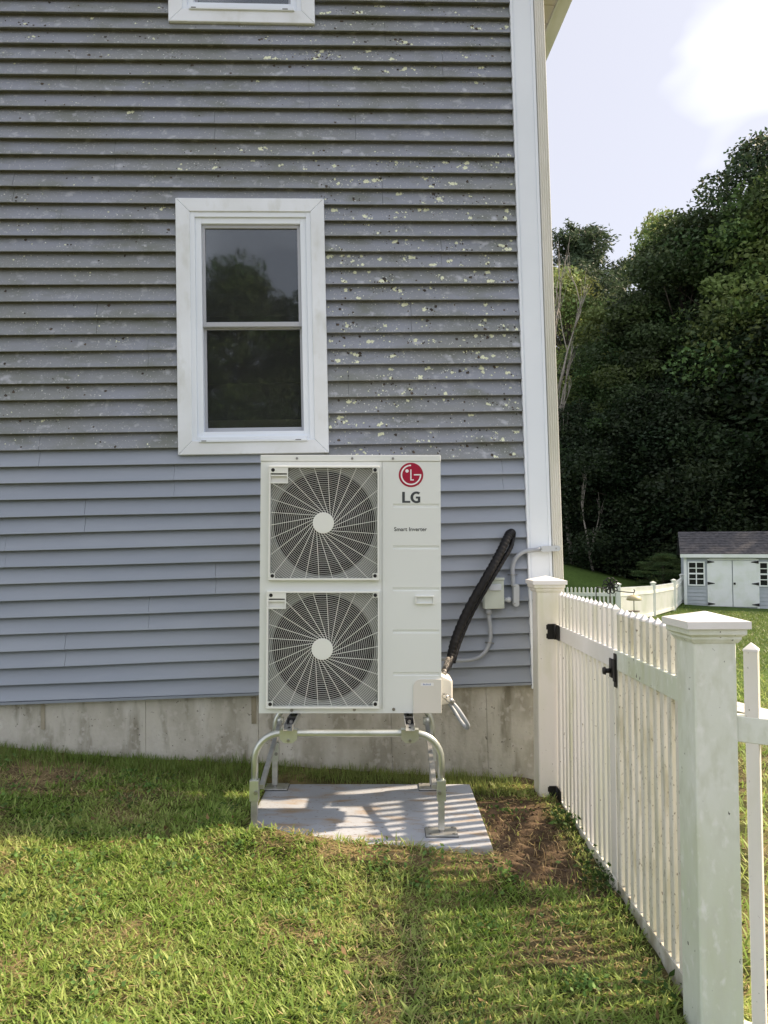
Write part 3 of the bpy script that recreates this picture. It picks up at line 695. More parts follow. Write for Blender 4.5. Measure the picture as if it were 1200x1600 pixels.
# inside
ins = MB(); ins.box(.02, SEAM - .01, .20, .21, .03, UH - .05); ins.box(.012, .02, .051, .20, .03, UH - .05); ins.box(SEAM - .02, SEAM - .012, .051, .20, .03, UH - .05); ins.box(.02, SEAM - .02, .051, .2, zm - .004, zm + .004)
ins.build('coil', M['coil'], hp)
for ci, (cx, cz, x0, x1, z0, z1) in enumerate(FC):
    fan = link('fan', None, hp); fan.location = (cx, .12, cz)
    MB().cyl((0, -.02, 0), (0, 1, 0), .06, .06, 24).build('fan_hub', M['blade'], fan)
    for k in range(3):
        bl = MB(); a0 = 2 * math.pi * k / 3 + .4 + ci; rings = []
        for q in range(6):
            r = .05 + .185 * q / 5; wd = .35 + .30 * q / 5
            ring = []
            for t in (-1, -.33, .33, 1):
                a = a0 + t * wd + q * .06; ring.append((r * math.cos(a), .025 * t, r * math.sin(a)))
            rings.append(ring)
        i = 0
        for q in range(5):
            for t in range(3):
                bl.quad(rings[q][t], rings[q][t + 1], rings[q + 1][t + 1], rings[q + 1][t])
        bl.build('fan_blade', M['blade'], fan, True)
    gr = link('fan_grille', None, hp); gr.location = (cx, 0, cz)
    X0, X1, Z0, Z1 = x0 - cx, x1 - cx, z0 - cz, z1 - cz
    fr = MB(); ya, yb = -.030, -.001; e = .009
    fr.box(X0, X1, ya, yb, Z1 - e, Z1); fr.box(X0, X1, ya, yb, Z0, Z0 + e * 1.3); fr.box(X0, X0 + e, ya, yb, Z0 + e * 1.3, Z1 - e); fr.box(X1 - e, X1, ya, yb, Z0 + e * 1.3, Z1 - e)
    fr.build('grille_frame', M['grille'], gr, bevel=.002, seg=1)
    tb = MB(); tx, tz = X0 + e + .092, Z1 - e - .078
    tb.box(X0 + e, tx, ya + .002, ya + .006, Z1 - e - .030, Z1 - e); tb.box(X0 + e, tx, ya + .001, ya + .010, tz - .006, tz + .002); tb.box(X0 + e, tx, ya + .003, ya + .01, Z1 - e - .046, Z1 - e - .038); tb.box(tx - .006, tx, ya + .001, ya + .01, tz + .002, Z1 - e - .030)
    tb.box(X0 + e, tx - .006, ya + .018, ya + .020, tz, Z1 - e - .04)
    tb.build('grille_tab', M['grille'], gr)
    cn_ = MB()
    for sx, sz in ((X1 - e - .026, Z1 - e - .026), (X0 + e, Z0 + e * 1.3), (X1 - e - .026, Z0 + e * 1.3)): cn_.box(sx, sx + .026, ya + .003, ya + .008, sz, sz + .026)
    cn_.build('grille_corner', M['grille'], gr)
    for sx, sz in ((X0 + .022, Z1 - .022), (X1 - .022, Z1 - .022), (X0 + .022, Z0 + .024), (X1 - .022, Z0 + .024)):
        MB().cyl((sx, ya + .004, sz), (0, -1, 0), .0095, .004, 14).build('screw_hole', M['black'], gr)
    MB().cyl((0, -.034, 0), (0, 1, 0), .056, .010, 40).build('hub_cap', M['grille'], gr, bevel=.002)
    rg = MB(); seg = 112; hw = .0007
    ins_ = lambda x, z: X0 + e - .002 < x < X1 - e + .002 and Z0 + e < z < Z1 - e + .002 and not (x < tx - .003 and z > tz)
    r = .066
    while r < .42:
        run = []
        for k in range(seg + 1):
            a = 2 * math.pi * k / seg; x, z = r * math.cos(a), r * math.sin(a)
            if ins_(x, z): run.append(a)
            if (not ins_(x, z) or k == seg) and run:
                if len(run) > 1:
                    i = len(rg.v)
                    for aa in run:
                        ca, sa = math.cos(aa), math.sin(aa)
                        rg.v += [((r - hw) * ca, -.0235, (r - hw) * sa), ((r + hw) * ca, -.0235, (r + hw) * sa), ((r + hw) * ca, -.0213, (r + hw) * sa), ((r - hw) * ca, -.0213, (r - hw) * sa)]
                    for q in range(len(run) - 1):
                        for w_ in range(4):
                            b0 = i + q * 4 + w_; b1 = i + q * 4 + (w_ + 1) % 4; rg.f.append((b0, b1, b1 + 4, b0 + 4))
                run = []
        r += .0099
    rg.build('grille_rings', M['grille'], gr)
    sk = MB(); NS = 26
    for k in range(NS):
        a = 2 * math.pi * k / NS + .1; p0 = Vector((.053 * math.cos(a), 0, .053 * math.sin(a))); th = a + R(46)
        d = Vector((math.cos(th), 0, math.sin(th))); L = 0
        while L < .5 and ins_((p0 + d * (L + .004)).x, (p0 + d * (L + .004)).z): L += .004
        a_ = p0 + Vector((0, -.0265, 0)); b_ = p0 + d * L + Vector((0, -.0265, 0)); nrm = Vector((-d.z, 0, d.x)) * .0014
        sk.loft([[a_ - nrm, a_ + nrm, a_ + nrm + Vector((0, .003, 0)), a_ - nrm + Vector((0, .003, 0))], [b_ - nrm, b_ + nrm, b_ + nrm + Vector((0, .003, 0)), b_ - nrm + Vector((0, .003, 0))]])
    sk.build('grille_spokes', M['grille'], gr)
for px, py in ((463, 716.5), (550, 716.5), (614, 716.5)):
    MB().cyl((ux(px), -.004, uz(py)), (0, -1, 0), .0065, .003, 10).build('screw', M['bolt'], hp)
for px, py in ((457, 1111), (554, 1110.5), (615, 1110)):
    MB().cyl((ux(px), -.0, uz(py)), (0, -1, 0), .0085, .004, 10).build('screw', M['bolt'], hp)
# lower corner pipe cover (front) with a rounded corner
pc = MB(); xa, xb, zb = ux(645), UW + .001, uz(1063)
pts = [(xa, .001), (xb, .001), (xb, zb)] + [(xa + .04 - .04 * math.sin(R(a)), zb - .04 + .04 * math.cos(R(a))) for a in range(0, 91, 15)]
pco = pc.prism_xz(pts, -.009, -.0005).build('pipe_cover', M['cab_warm'], hp, bevel=.0015, seg=1)
xa, xb, za, zb = ux(657), ux(677), uz(1073.5), uz(1068.5)
stk = MB().box(xa, xb, -.0096, -.0091, za, zb).build('sticker', M['white'], pco)
sk = MB()
for k in range(7): sk.box(xa + .012 + k * .006, xa + .0155 + k * .006, -.0099, -.0097, za + .004, zb - .004 - (k % 3) * .002)
sk.build('sticker_print', M['blue_ink'], stk)
# side pipe cover, a cream hood on the right flank
sc = MB(); zt, zl = uz(1060), uz(1114)
sc.loft([[(UW + .0005, .10, zl + .01), (UW + .0005, .10, zt), (UW + .0005, .30, zt), (UW + .0005, .30, zl + .01)],
         [(UW + .072, .115, zl + .02), (UW + .072, .115, zt - .035), (UW + .072, .285, zt - .035), (UW + .072, .285, zl + .02)]][::-1])
sc.build('side_cover', M['cab_warm'], hp, bevel=.018, seg=3)
# emblem and lettering
def arc(cx, cz, r0, r1, a0, a1, n=40):
    o = [(cx + r1 * math.cos(R(a0 + (a1 - a0) * k / n)), cz + r1 * math.sin(R(a0 + (a1 - a0) * k / n))) for k in range(n + 1)]
    i = [(cx + r0 * math.cos(R(a0 + (a1 - a0) * k / n)), cz + r0 * math.sin(R(a0 + (a1 - a0) * k / n))) for k in range(n + 1)]
    return o, i
def arc_strip(mb, cx, cz, r0, r1, a0, a1, y0, y1, n=40):
    o, i = arc(cx, cz, r0, r1, a0, a1, n)
    for k in range(n): mb.prism_xz([i[k], o[k], o[k + 1], i[k + 1]], y0, y1)
ecx, ecz = ux(642.5), uz(742.5); er = 19.3 / 283 * UW
MB().cyl((ecx, -.0012, ecz), (0, 1, 0), er, .001, 48).build('emblem_disc', M['red'], sp)
em = MB(); ya, yb = -.0018, -.0013; k_ = er / 205.0
arc_strip(em, ecx, ecz, 148 * k_, 172 * k_, 90, 360, ya, yb)
def rect(mb, x0, x1, z0, z1): mb.box(ecx + x0 * k_, ecx + x1 * k_, ya, yb, ecz + z0 * k_, ecz + z1 * k_)
rect(em, 48, 172, -8, 12); em.cyl((ecx - 66 * k_, ya, ecz + 66 * k_), (0, 1, 0), 28 * k_, .0005, 24)
rect(em, -12, 8, -94, 92); rect(em, 8.01, 48, -94, -75)
em.build('emblem_mark', M['white'], sp)
lt = MB(); s = UW / 283 / 10.67                    # measured on a 10.67x enlargement
def lx(x): return ux(600) + x * s
def lz(y): return uz(700) - y * s
ya, yb = -.0012, -.0004
lt.prism_xz([(lx(305), lz(920)), (lx(440), lz(920)), (lx(440), lz(888)), (lx(350), lz(888)), (lx(350), lz(737)), (lx(305), lz(737))], ya, yb)
gcx, gcz = 545, 828
def gz(a, rx, rz): return (lx(gcx + rx * math.cos(R(a))), lz(gcz - rz * math.sin(R(a))))
for k in range(30):
    a0, a1 = 52 + k * (252 / 30), 52 + (k + 1) * (252 / 30)
    lt.prism_xz([gz(a0, 55, 62), gz(a0, 101, 98), gz(a1, 101, 98), gz(a1, 55, 62)], ya, yb)
lt.prism_xz([(lx(570), lz(905)), (lx(608), lz(915)), (lx(608), lz(815)), (lx(535), lz(815)), (lx(535), lz(848)), (lx(568), lz(848)), (lx(568), lz(880))], ya - .0001, yb)
lt.build('lettering', M['ink'], sp)
tcv = bpy.data.curves.new('model_line', 'FONT'); tcv.body = 'Smart Inverter'; tcv.size = 1.0; tcv.align_x = 'CENTER'; tcv.offset = .012
to = bpy.data.objects.new('lettering', tcv); COL.objects.link(to)
bpy.context.view_layer.update()
wd = to.dimensions.x; sc_ = (51.5 / 283 * UW) / wd
tm = bpy.data.meshes.new_from_object(to.evaluated_get(bpy.context.evaluated_depsgraph_get()))
bpy.data.objects.remove(to)
for v in tm.vertices: v.co = Vector((v.co.x * sc_ + ux(641.5), -.0012, v.co.y * sc_ + uz(831.5)))
tm.materials.clear(); tm.materials.append(M['ink'])
link('lettering', tm, sp)

# ------------------------------------------------------------------ wall services (world space, measured on the wall plane)
def on_wall(px, py, off): 
    u, v = W(px, py, off); return HM @ Vector((u, off, v))
def smooth_path(pts, n=10):
    P = [Vector(p) for p in pts]; out = []
    for i in range(len(P) - 1):
        p0 = P[max(i - 1, 0)]; p1 = P[i]; p2 = P[i + 1]; p3 = P[min(i + 2, len(P) - 1)]
        for k in range(n):
            t = k / n
            out.append(.5 * ((2 * p1) + (-p0 + p2) * t + (2 * p0 - 5 * p1 + 4 * p2 - p3) * t * t + (-p0 + 3 * p1 - 3 * p2 + p3) * t ** 3))
    out.append(P[-1]); return out
# black line set
ls = empty('line_set', on_wall(795, 835, 0))
tag(ls, 'thick black tape wrapped refrigerant line set slanting down the siding to the unit', 'pipe')
li = Matrix.Translation(-ls.location)
hx = UX1 + .035
def rel(o, pts): return [Vector(p) - o.location for p in pts]
main = smooth_path([on_wall(797, 836, .01), on_wall(799, 833, -.045), on_wall(794, 838, -.075), on_wall(780, 866, -.12), on_wall(761, 900, -.165), on_wall(730, 955, -.19), on_wall(711, 1000, -.23), on_wall(702, 1035, -.30), Vector((hx, 4.30, UZ0 + uz(1062)))], 16)
rad = [(.027 if k < len(main) * .75 else .027 - .010 * (k / len(main) - .75) * 4) + .0022 * math.sin(k * 2.2) for k in range(len(main))]
MB().tube(rel(ls, main), rad, 14).build('wrapped_hose', M['tape'], ls, True)
sec = smooth_path([on_wall(801, 840, -.03), on_wall(798, 855, -.085), on_wall(783.5, 880, -.12), on_wall(767, 907, -.15), on_wall(738, 957, -.17), on_wall(719, 1000, -.21), on_wall(708, 1035, -.27)], 14)
MB().tube(rel(ls, sec), [.0150 + .0010 * math.sin(k * 1.9) for k in range(len(sec))], 10).build('drain_hose', M['tape'], ls, True)
MB().tube(rel(ls, [on_wall(700, 1030, -.32), Vector((hx - .008, 4.24, UZ0 + uz(1064)))]), [.016, .014], 10).build('insulation_end', M['tape_grey'], ls, True)
MB().tube(rel(ls, [on_wall(797, 836, .004), on_wall(797, 836, -.03)]), .036, 16).build('wall_collar', M['tape'], ls, True)
# conduit run
def hobj(px, py): return (HM @ Vector((W(px, py, 0)[0], 0, W(px, py, 0)[1])))
dc = link('disconnect_box', None); dc.matrix_world = HM @ Matrix.Translation((W(773, 927, -.10)[0], 0, W(773, 927, -.10)[1]))
tag(dc, 'grey green electrical disconnect box mounted on the siding behind the hose', 'electrical box')
sc0 = 1 / 250.0
MB().box(-.063, .063, -.085, -.014, -.098, .080).build('enclosure', M['box'], dc, bevel=.004)
MB().box(-.066, .066, -.097, -.0142, .0805, .096).build('hood', M['box'], dc, bevel=.004)
MB().box(-.034, .044, -.101, -.0852, .016, .056).build('pull_handle', M['lb'], dc, bevel=.006)
cdt = empty('electrical_conduit', on_wall(802, 905, 0))
tag(cdt, 'grey plastic conduit bending from the disconnect box across the white corner board', 'conduit')
pth = smooth_path([on_wall(802, 916, -.04), on_wall(801.5, 900, -.04), on_wall(801, 886, -.04), on_wall(806, 872, -.045), on_wall(819, 862, -.05), on_wall(843, 858.5, -.05)], 8)
MB().tube(rel(cdt, pth), .0135, 12).build('pipe', M['conduit'], cdt, True)
def fitting(pa, pb_, name, off0, off1, hw):
    a, b = on_wall(*pa, off0), on_wall(*pb_, off0); d = (b - a).normalized(); nrm = (HM.to_3x3() @ Vector((0, -1, 0))).normalized(); sd_ = d.cross(nrm).normalized()
    rings = []
    L = (b - a).length
    for dep in (0, off1):
        ring = []
        for k in range(24):
            t = 2 * math.pi * k / 24; cx_, cy_ = math.cos(t), math.sin(t)
            ctr = b - d * hw if cx_ > 0 else a + d * hw
            ring.append(ctr + d * cx_ * hw + sd_ * cy_ * hw + nrm * dep - cdt.location)
        rings.append(ring)
    return MB().loft(rings).build(name, M['lb'], cdt)
f1 = fitting((804.5, 947), (804.5, 912), 'access_fitting', -.018, .046, .018)
f2 = fitting((842, 858), (873, 856.5), 'access_fitting', -.03, .04, .018)
for q in ((804.5, 916), (804.5, 943)): MB().tube([on_wall(*q, -.064) - cdt.location, on_wall(*q, -.067) - cdt.location], .004, 8).build('screw', M['bolt'], f1)
for q in ((846, 857.8), (869, 856.8)): MB().tube([on_wall(*q, -.070) - cdt.location, on_wall(*q, -.073) - cdt.location], .004, 8).build('screw', M['bolt'], f2)
MB().tube(rel(cdt, [on_wall(788, 937, -.045), on_wall(798, 937, -.045)]), [.013, .013], 12).build('pipe_nipple', M['lb'], cdt, True)
MB().tube(rel(cdt, [on_wall(793, 937, -.045), on_wall(797, 937, -.045)]), .018, 12).build('lock_nut', M['lb'], cdt, True)
def strap(parent, p, dirpx, rr):
    a, b = on_wall(p[0] - dirpx[0] * 7, p[1] - dirpx[1] * 7, -.014), on_wall(p[0] + dirpx[0] * 7, p[1] + dirpx[1] * 7, -.014)
    c0 = on_wall(p[0], p[1], -.04 - rr - .004)
    c1 = on_wall(p[0] - dirpx[0] * 4, p[1] - dirpx[1] * 4, -.045); c2 = on_wall(p[0] + dirpx[0] * 4, p[1] + dirpx[1] * 4, -.045)
    MB().tube([q - parent.location for q in smooth_path([a, c1, c0, c2, b], 4)], .004, 6).build('strap', M['bolt'], parent, True)
strap(cdt, (801, 898), (1, 0), .0135)
wh = empty('flexible_conduit', on_wall(766, 960, 0))
tag(wh, 'grey flexible conduit curving from under the disconnect box to behind the unit', 'conduit')
pth = smooth_path([on_wall(763.5, 950, -.05), on_wall(764, 962, -.05), on_wall(766.5, 985, -.045), on_wall(765, 1003, -.045), on_wall(756, 1021, -.05), on_wall(740, 1030, -.06), on_wall(716, 1032, -.09), on_wall(699, 1030.5, -.14), on_wall(688, 1029, -.19)], 8)
MB().tube(rel(wh, pth), .0122, 12).build('hose', M['conduit'], wh, True)
MB().tube(rel(wh, [on_wall(763.5, 951, -.05), on_wall(764, 960, -.05)]), .018, 12).build('connector', M['conduit'], wh, True)
strap(wh, (765, 1004), (.9, .1), .0122)
lw = empty('whip_loop', (UX1 + .02, 4.16, UZ0 + uz(1090)))
tag(lw, 'grey flexible conduit loop hanging from the cream side cover of the unit', 'conduit')
a = at(694, 1088, 4.15); 
pth = smooth_path([a, at(700, 1092, 4.13), at(707, 1098, 4.12), at(717, 1110, 4.11), at(728, 1127, 4.11), at(731.5, 1135, 4.13), at(728, 1136.5, 4.17), at(720, 1127, 4.21), at(708, 1108, 4.26), at(697, 1092, 4.28)], 8)
MB().tube(rel(lw, pth), .0105, 12).build('hose', M['conduit'], lw, True)
MB().tube(rel(lw, [at(699, 1090.5, 4.125), at(709, 1099, 4.11)]), .0165, 12).build('connector', M['bolt'], lw, True)
MB().tube(rel(lw, [at(693, 1087, 4.15), at(700, 1091, 4.125)]), .014, 10).build('elbow', M['bolt'], lw, True)

# ------------------------------------------------------------------ picket fence and gate
GRP = 'white vinyl picket fence round the yard'
def sq(h, z): return [(-h, -h, z), (h, -h, z), (h, h, z), (-h, h, z)]
POSTW = .14
FARP = Vector((.922 + .07, 4.72, 0)); NEARP = Vector((.998 + .07, 2.57, 0))
fdir = (NEARP - FARP).normalized(); frz = math.atan2(fdir.y, fdir.x) + math.pi / 2
def post(loc, zt, material, capmat, label, rz=frz):
    o = empty('fence_post', loc, rz); tag(o, label, 'post', GRP); h = POSTW / 2
    MB().loft([sq(h, -.45), sq(h, zt - .06)]).build('shaft', material, o, bevel=.009, seg=3)
    MB().loft([sq(h + .004, zt - .075), sq(h + .012, zt - .062), sq(h + .012, zt - .055), sq(h + .024, zt - .046), sq(h + .024, zt - .028)]).build('cap_moulding', material, o)
    MB().loft([sq(h + .034, zt - .0275), sq(h + .034, zt - .004), sq(.004, zt + .022)]).build('cap', capmat, o)
    return o
post(FARP, 1.215, M['vinyl'], M['vinyl_clean'], 'white vinyl fence post with flat cap in front of the house corner board')
post(NEARP, 1.172, M['vinyl_mossy'], M['vinyl_clean'], 'algae stained vinyl fence post with pyramid cap where gate panel and side fence meet')
GXC = 1.058                                      # centre line of gate and panel
pk_mesh = {}
def picket(parent, x, y, z0, zt, material, rz=0, w=.038, dx=.030):
    key = (round(z0, 3), round(zt, 3), material.name, w)
    if key not in pk_mesh:
        a, b = w / 2, dx / 2
        m_ = MB(); rq = lambda s_, z: [(-b * s_, -a * s_, z), (b * s_, -a * s_, z), (b * s_, a * s_, z), (-b * s_, a * s_, z)]
        e = rq(1, z0); f = rq(1, zt - .026)
        m_.loft([rq(.92, z0), rq(1, z0 + .002), rq(1, zt - .0275)], True)
        o = m_.build('picket', material, parent)
        o.location = (x, y, 0); o.rotation_euler = (0, 0, rz)
        t_ = MB().loft([rq(1.07, zt - .0275), rq(1.07, zt - .021), rq(.05, zt)]).build('picket_tip', M['vinyl_clean'], o)
        pk_mesh[key] = (o.data, t_.data); return o
    d0, d1 = pk_mesh[key]
    o = link('picket', d0, parent); o.location = (x, y, 0); o.rotation_euler = (0, 0, rz)
    t_ = link('picket_tip', d1, o); return o
def bay(name, ya, yb, material, railmat, label, cat, stiles, tipz, npk, botmat):
    """bay running along -y from ya (far) to yb (near); local frame at world origin"""
    o = empty(name, (GXC, ya, 0), 0); tag(o, label, cat, None)
    L = ya - yb; t = .024
    for z0, z1, mm in ((.862, .948, railmat), (-.160, -.072, botmat)):
        MB().box(-t, t, -L, 0, z0, z1).build('rail', mm, o, bevel=.003, seg=1)
    sw_ = .072
    if stiles:
        for a, b in stiles: MB().box(-t + .002, t - .002, -b, -a, -.0718, .8618).build('stile', material, o, bevel=.003, seg=1)
    for k in range(npk):
        y = -L * (k + .5) / npk
        picket(o, 0, y, .9, tipz, material)
        inst = any(a - .022 < -y < b + .022 for a, b in (stiles or []))
        if not inst:
            lo = MB().box(-.019, .019, -.0195, .0195, -.0745, .8645)
            key = 'low' + material.name
            if key not in pk_mesh:
                q = lo.build('picket', material, o, bevel=.002, seg=1); pk_mesh[key] = q.data
            else: q = link('picket', pk_mesh[key], o)
            q.location = (0, y, 0)
    return o
Lg = 4.635 - 3.49; Lp = 3.478 - 2.642
gate = bay('picket_gate', 4.635, 3.49, M['vinyl'], M['vinyl_clean'], 'closed white vinyl picket gate with black hinges beside the house corner', 'gate', [(0, .055), (Lg - .085, Lg)], 1.148, 14, M['vinyl'])
panel = bay('picket_fence', 3.478, 2.642, M['vinyl_dirty'], M['vinyl_mossy'], 'stained white picket fence panel between latch and algae stained post', 'fence', [(0, .05)], 1.135, 11, M['soil_grime'])
def hinge(z):
    o = MB(); x = -.0275
    o.box(x - .003, x, -.10, -.012, z - .045, z + .045)
    h = o.build('hinge', M['black'], gate, bevel=.001, seg=1)
    p = MB(); p.box(-.075, -.030, .0135, .0165, z - .046, z + .046); p.box(-.082, -.074, .0125, .0165, z + .012, z + .040); p.box(-.082, -.074, .0125, .0165, z - .040, z - .012); p.build('leaf', M['black'], h, bevel=.001, seg=1)
    MB().tube([(-.030, .005, z - .046), (-.030, .005, z + .046)], .008, 10).build('barrel', M['black'], h, True)
hinge(.905); hinge(-.055)
lt_ = MB(); zc = .86
lt_.box(-.030, -.0265, -Lg - .055, -Lg - .018, zc - .075, zc + .075); lt_.box(-.036, -.0305, -Lg - .050, -Lg - .024, zc - .05, zc + .05)
lto = lt_.build('latch_plate', M['black'], panel, bevel=.002, seg=1)
lto.location = (0, Lg + .012, 0)
kn = MB(); kn.tube([(-.030, -Lg + .02, zc - .01), (-.056, -Lg + .02, zc - .01)], .011, 12); kn.tube([(-.056, -Lg + .02, zc - .01), (-.066, -Lg + .02, zc - .01)], [.019, .015], 14)
kn.box(-.031, -.026, -Lg + .002, -Lg + .045, zc - .04, zc + .045)
kn.build('latch_knob', M['black'], gate, True)
# side bay to the right of the near post
sdir = math.radians(-33)
sbay = empty('picket_fence', (1.133, 2.545, 0), sdir); tag(sbay, 'white picket fence run leading outward from the algae stained post', 'fence')
for z0, z1 in ((.778, .862), (-.20, -.115)):
    MB().box(0.0, 1.7, -.022, .022, z0, z1).build('rail', M['vinyl_mossy'], sbay, bevel=.003, seg=1)
for k in range(13):
    x = .068 + k * .125
    picket(sbay, x, 0, .80, 1.098, M['vinyl'], math.pi / 2, .042, .042)
    q = link('picket', pk_mesh.get('low2') or MB().box(-.02, .02, -.02, .02, -.118, .781).build('_t', M['vinyl'], sbay, bevel=.002, seg=1).data, sbay)
    if 'low2' not in pk_mesh:
        pk_mesh['low2'] = q.data
        bpy.data.objects.remove(bpy.data.objects['_t'])
    q.location = (x, 0, 0)

# ------------------------------------------------------------------ far yard: fence, shed, ornaments
def zg(x, y): return float(zground(x, y, False))
def gp(px, Y):
    x = (px - 600) / F * Y; return Vector((x, Y, zg(x, Y)))
nodes = [gp(790, 23.2), gp(877, 22.6), gp(964, 22.0), gp(1019, 25.4), gp(1051, 28.6), gp(1064, 31.0)]
ff = empty('picket_fence', nodes[0]); tag(ff, 'far white picket fence crossing the back lawn and bending toward the shed', 'fence')
for p in nodes:
    o = MB().loft([sq(.06, -.3), sq(.06, 1.09)]).build('post', M['vinyl_far'], ff); o.location = p - nodes[0]
    MB().loft([sq(.08, 1.09), sq(.08, 1.125), sq(.01, 1.165)]).build('cap', M['vinyl_far'], o)
for i in range(5):
    a, b = nodes[i], nodes[i + 1]; d = b - a; L = Vector((d.x, d.y)).length; sl = d.z / L
    def put(m_, nm):
        o = m_.build(nm, M['vinyl_far'], ff); o.location = a - nodes[0]; o.rotation_euler = (0, 0, math.atan2(d.y, d.x)); return o
    for z0, z1 in ((.77, .87), (.04, .15)):
        t = .03; put(MB().loft([[(.07, -t, z0), (.07, t, z0), (.07, t, z1), (.07, -t, z1)], [(L - .07, -t, z0 + d.z), (L - .07, t, z0 + d.z), (L - .07, t, z1 + d.z), (L - .07, -t, z1 + d.z)]]), 'rail')
    m_ = MB(); n = int(L / .125)
    for q in range(n):
        x = .1 + (L - .2) * (q + .5) / n; z = sl * x
        for z0, z1 in ((.14, .78), (.86, 1.0)): m_.box(x - .024, x + .024, -.018, .018, z + z0, z + z1)
        m_.loft([[(x - .024, -.018, z + 1.0), (x + .024, -.018, z + 1.0), (x + .024, .018, z + 1.0), (x - .024, .018, z + 1.0)], [(x - .002, -.002, z + 1.03), (x + .002, -.002, z + 1.03), (x + .002, .002, z + 1.03), (x - .002, .002, z + 1.03)]])
    tag(put(m_, 'pickets'), kind='stuff')
# shed
SY = 30.5; sx0 = (1068 - 600) / F * SY; sz = 1.4 - (948 - 858) / F * SY
shed = empty('garden_shed', (sx0, SY, sz), R(-19)); tag(shed, 'small blue grey garden shed with white double doors and dark shingle roof', 'shed')
k = SY / F                                        # metres per photograph pixel at the shed
SWd, SD, SH = 6.2, 3.2, (947 - 866) * k
wb = MB(); wb.box(0, SWd, .02, SD, -.35, SH); wb.build('wall', M['shed'], shed)
wbx = MB()
for q in range(14):
    z = q * (SH / 14)
    wbx.loft([[(0, -.025, z), (0, .019, z), (0, .019, z + SH / 14), (0, -.002, z + SH / 14)], [(SWd, -.025, z), (SWd, .019, z), (SWd, .019, z + SH / 14), (SWd, -.002, z + SH / 14)]])
tag(wbx.build('siding', M['shed'], shed), kind='stuff')
cbm = MB(); cbm.box(-.02, .09, -.035, .05, -.05, SH); cbm.box(SWd - .09, SWd + .02, -.035, .05, -.05, SH); cbm.build('corner_trim', M['shed_white'], shed)
RZ = SH; RT = SH + (866 - 828) * k - .08
rfm = MB()
for side in (0, 1):
    ya, yb = (-.18, SD / 2) if not side else (SD + .18, SD / 2)
    rfm.loft([[(-.15, ya, RZ - .02), (SWd + .15, ya, RZ - .02), (SWd + .15, ya, RZ + .04), (-.15, ya, RZ + .04)], [(-.15, yb, RT), (SWd + .15, yb, RT), (SWd + .15, yb, RT + .06), (-.15, yb, RT + .06)]])
sr = rfm.build('roof', M['shingle'], shed)
shm = MB(); rr = random.Random(3)
NR = 9
for q in range(NR):
    t0, t1 = q / NR, (q + 1) / NR; x = -.15 + rr.uniform(-.2, 0)
    while x < SWd + .15:
        wdt = rr.uniform(.16, .36); a, b = max(x, -.15), min(x + wdt, SWd + .15); h = rr.uniform(.008, .022)
        ya, yb = -.18 + (SD / 2 + .18) * t0, -.18 + (SD / 2 + .18) * t1; za, zb = RZ + .042 + (RT - RZ + .02) * t0, RZ + .042 + (RT - RZ + .02) * t1
        if b - a > .03: shm.loft([[(a, ya - .01, za), (b, ya - .01, za), (b, ya - .01, za + h), (a, ya - .01, za + h)], [(a, yb, zb), (b, yb, zb), (b, yb, zb + .004), (a, yb, zb + .004)]])
        x += wdt
tag(shm.build('shingles', M['shingle'], sr), kind='stuff')
MB().box(-.15, SWd + .15, -.20, -.181, RZ - .10, RZ + .035).build('fascia', M['shed_white'], shed)
for xx in (0, SWd - .05): MB().loft([[(xx, 0, SH), (xx, SD, SH), (xx, SD / 2, RT - .02)], [(xx + .05, 0, SH), (xx + .05, SD, SH), (xx + .05, SD / 2, RT - .02)]]).build('gable', M['shed'], shed)
def spx(px): return (px - 1066) * k / 1.16
def spz(py): return (948 - py) * k
for a, b in ((1107, 1144.5), (1146, 1185)):
    d = MB(); x0, x1, z0, z1 = spx(a), spx(b), spz(945.5), spz(875.5)
    d.box(x0, x1, -.06, -.026, z0, z1)
    do = d.build('door', M['shed_white'], shed, bevel=.004, seg=1)
    wv = (x1 - x0)
    for cxq in (.10, .55):
        for zq, hq in ((.04, .30), (.40, .30), (.76, .14)):
            pm = MB(); xa, xb = x0 + wv * cxq, x0 + wv * (cxq + .35); za, zb = z0 + (z1 - z0) * zq, z0 + (z1 - z0) * (zq + hq)
            pm.box(xa, xb, -.064, -.0602, za, za + .03); pm.box(xa, xb, -.064, -.0602, zb - .03, zb); pm.box(xa, xa + .03, -.064, -.0602, za + .03, zb - .03); pm.box(xb - .03, xb, -.064, -.0602, za + .03, zb - .03)
            pm.box(xa + .07, xb - .07, -.070, -.0602, za + .07, zb - .07)
            pm.build('door_panel', M['shed_white'], do)
    for zq in (.97, .5, .05):
        zz = z0 + (z1 - z0) * zq; hx_ = x0 if a < 1120 else x1; s_ = 1 if a < 1120 else -1
        hm = MB(); hm.prism_xz([(hx_ - s_ * .06, zz - .06), (hx_ - s_ * .06, zz + .06), (hx_ + s_ * .20, zz + .012), (hx_ + s_ * .20, zz - .012)][::s_], -.073, -.0645); hm.build('strap_hinge', M['iron'], do)
    if a > 1140: MB().box(x0 + .02, x0 + .09, -.085, -.0645, (z0 + z1) / 2 - .04, (z0 + z1) / 2 + .04).build('latch', M['iron'], do)
dt = MB(); x0, x1 = spx(1104), spx(1188)
dt.box(x0, x0 + .08, -.05, -.0255, -.02, spz(873)); dt.box(x1 - .08, x1, -.05, -.0255, -.02, spz(873)); dt.box(x0 + .08, x1 - .08, -.05, -.0255, spz(875), spz(872)); dt.build('door_trim', M['shed_white'], shed)
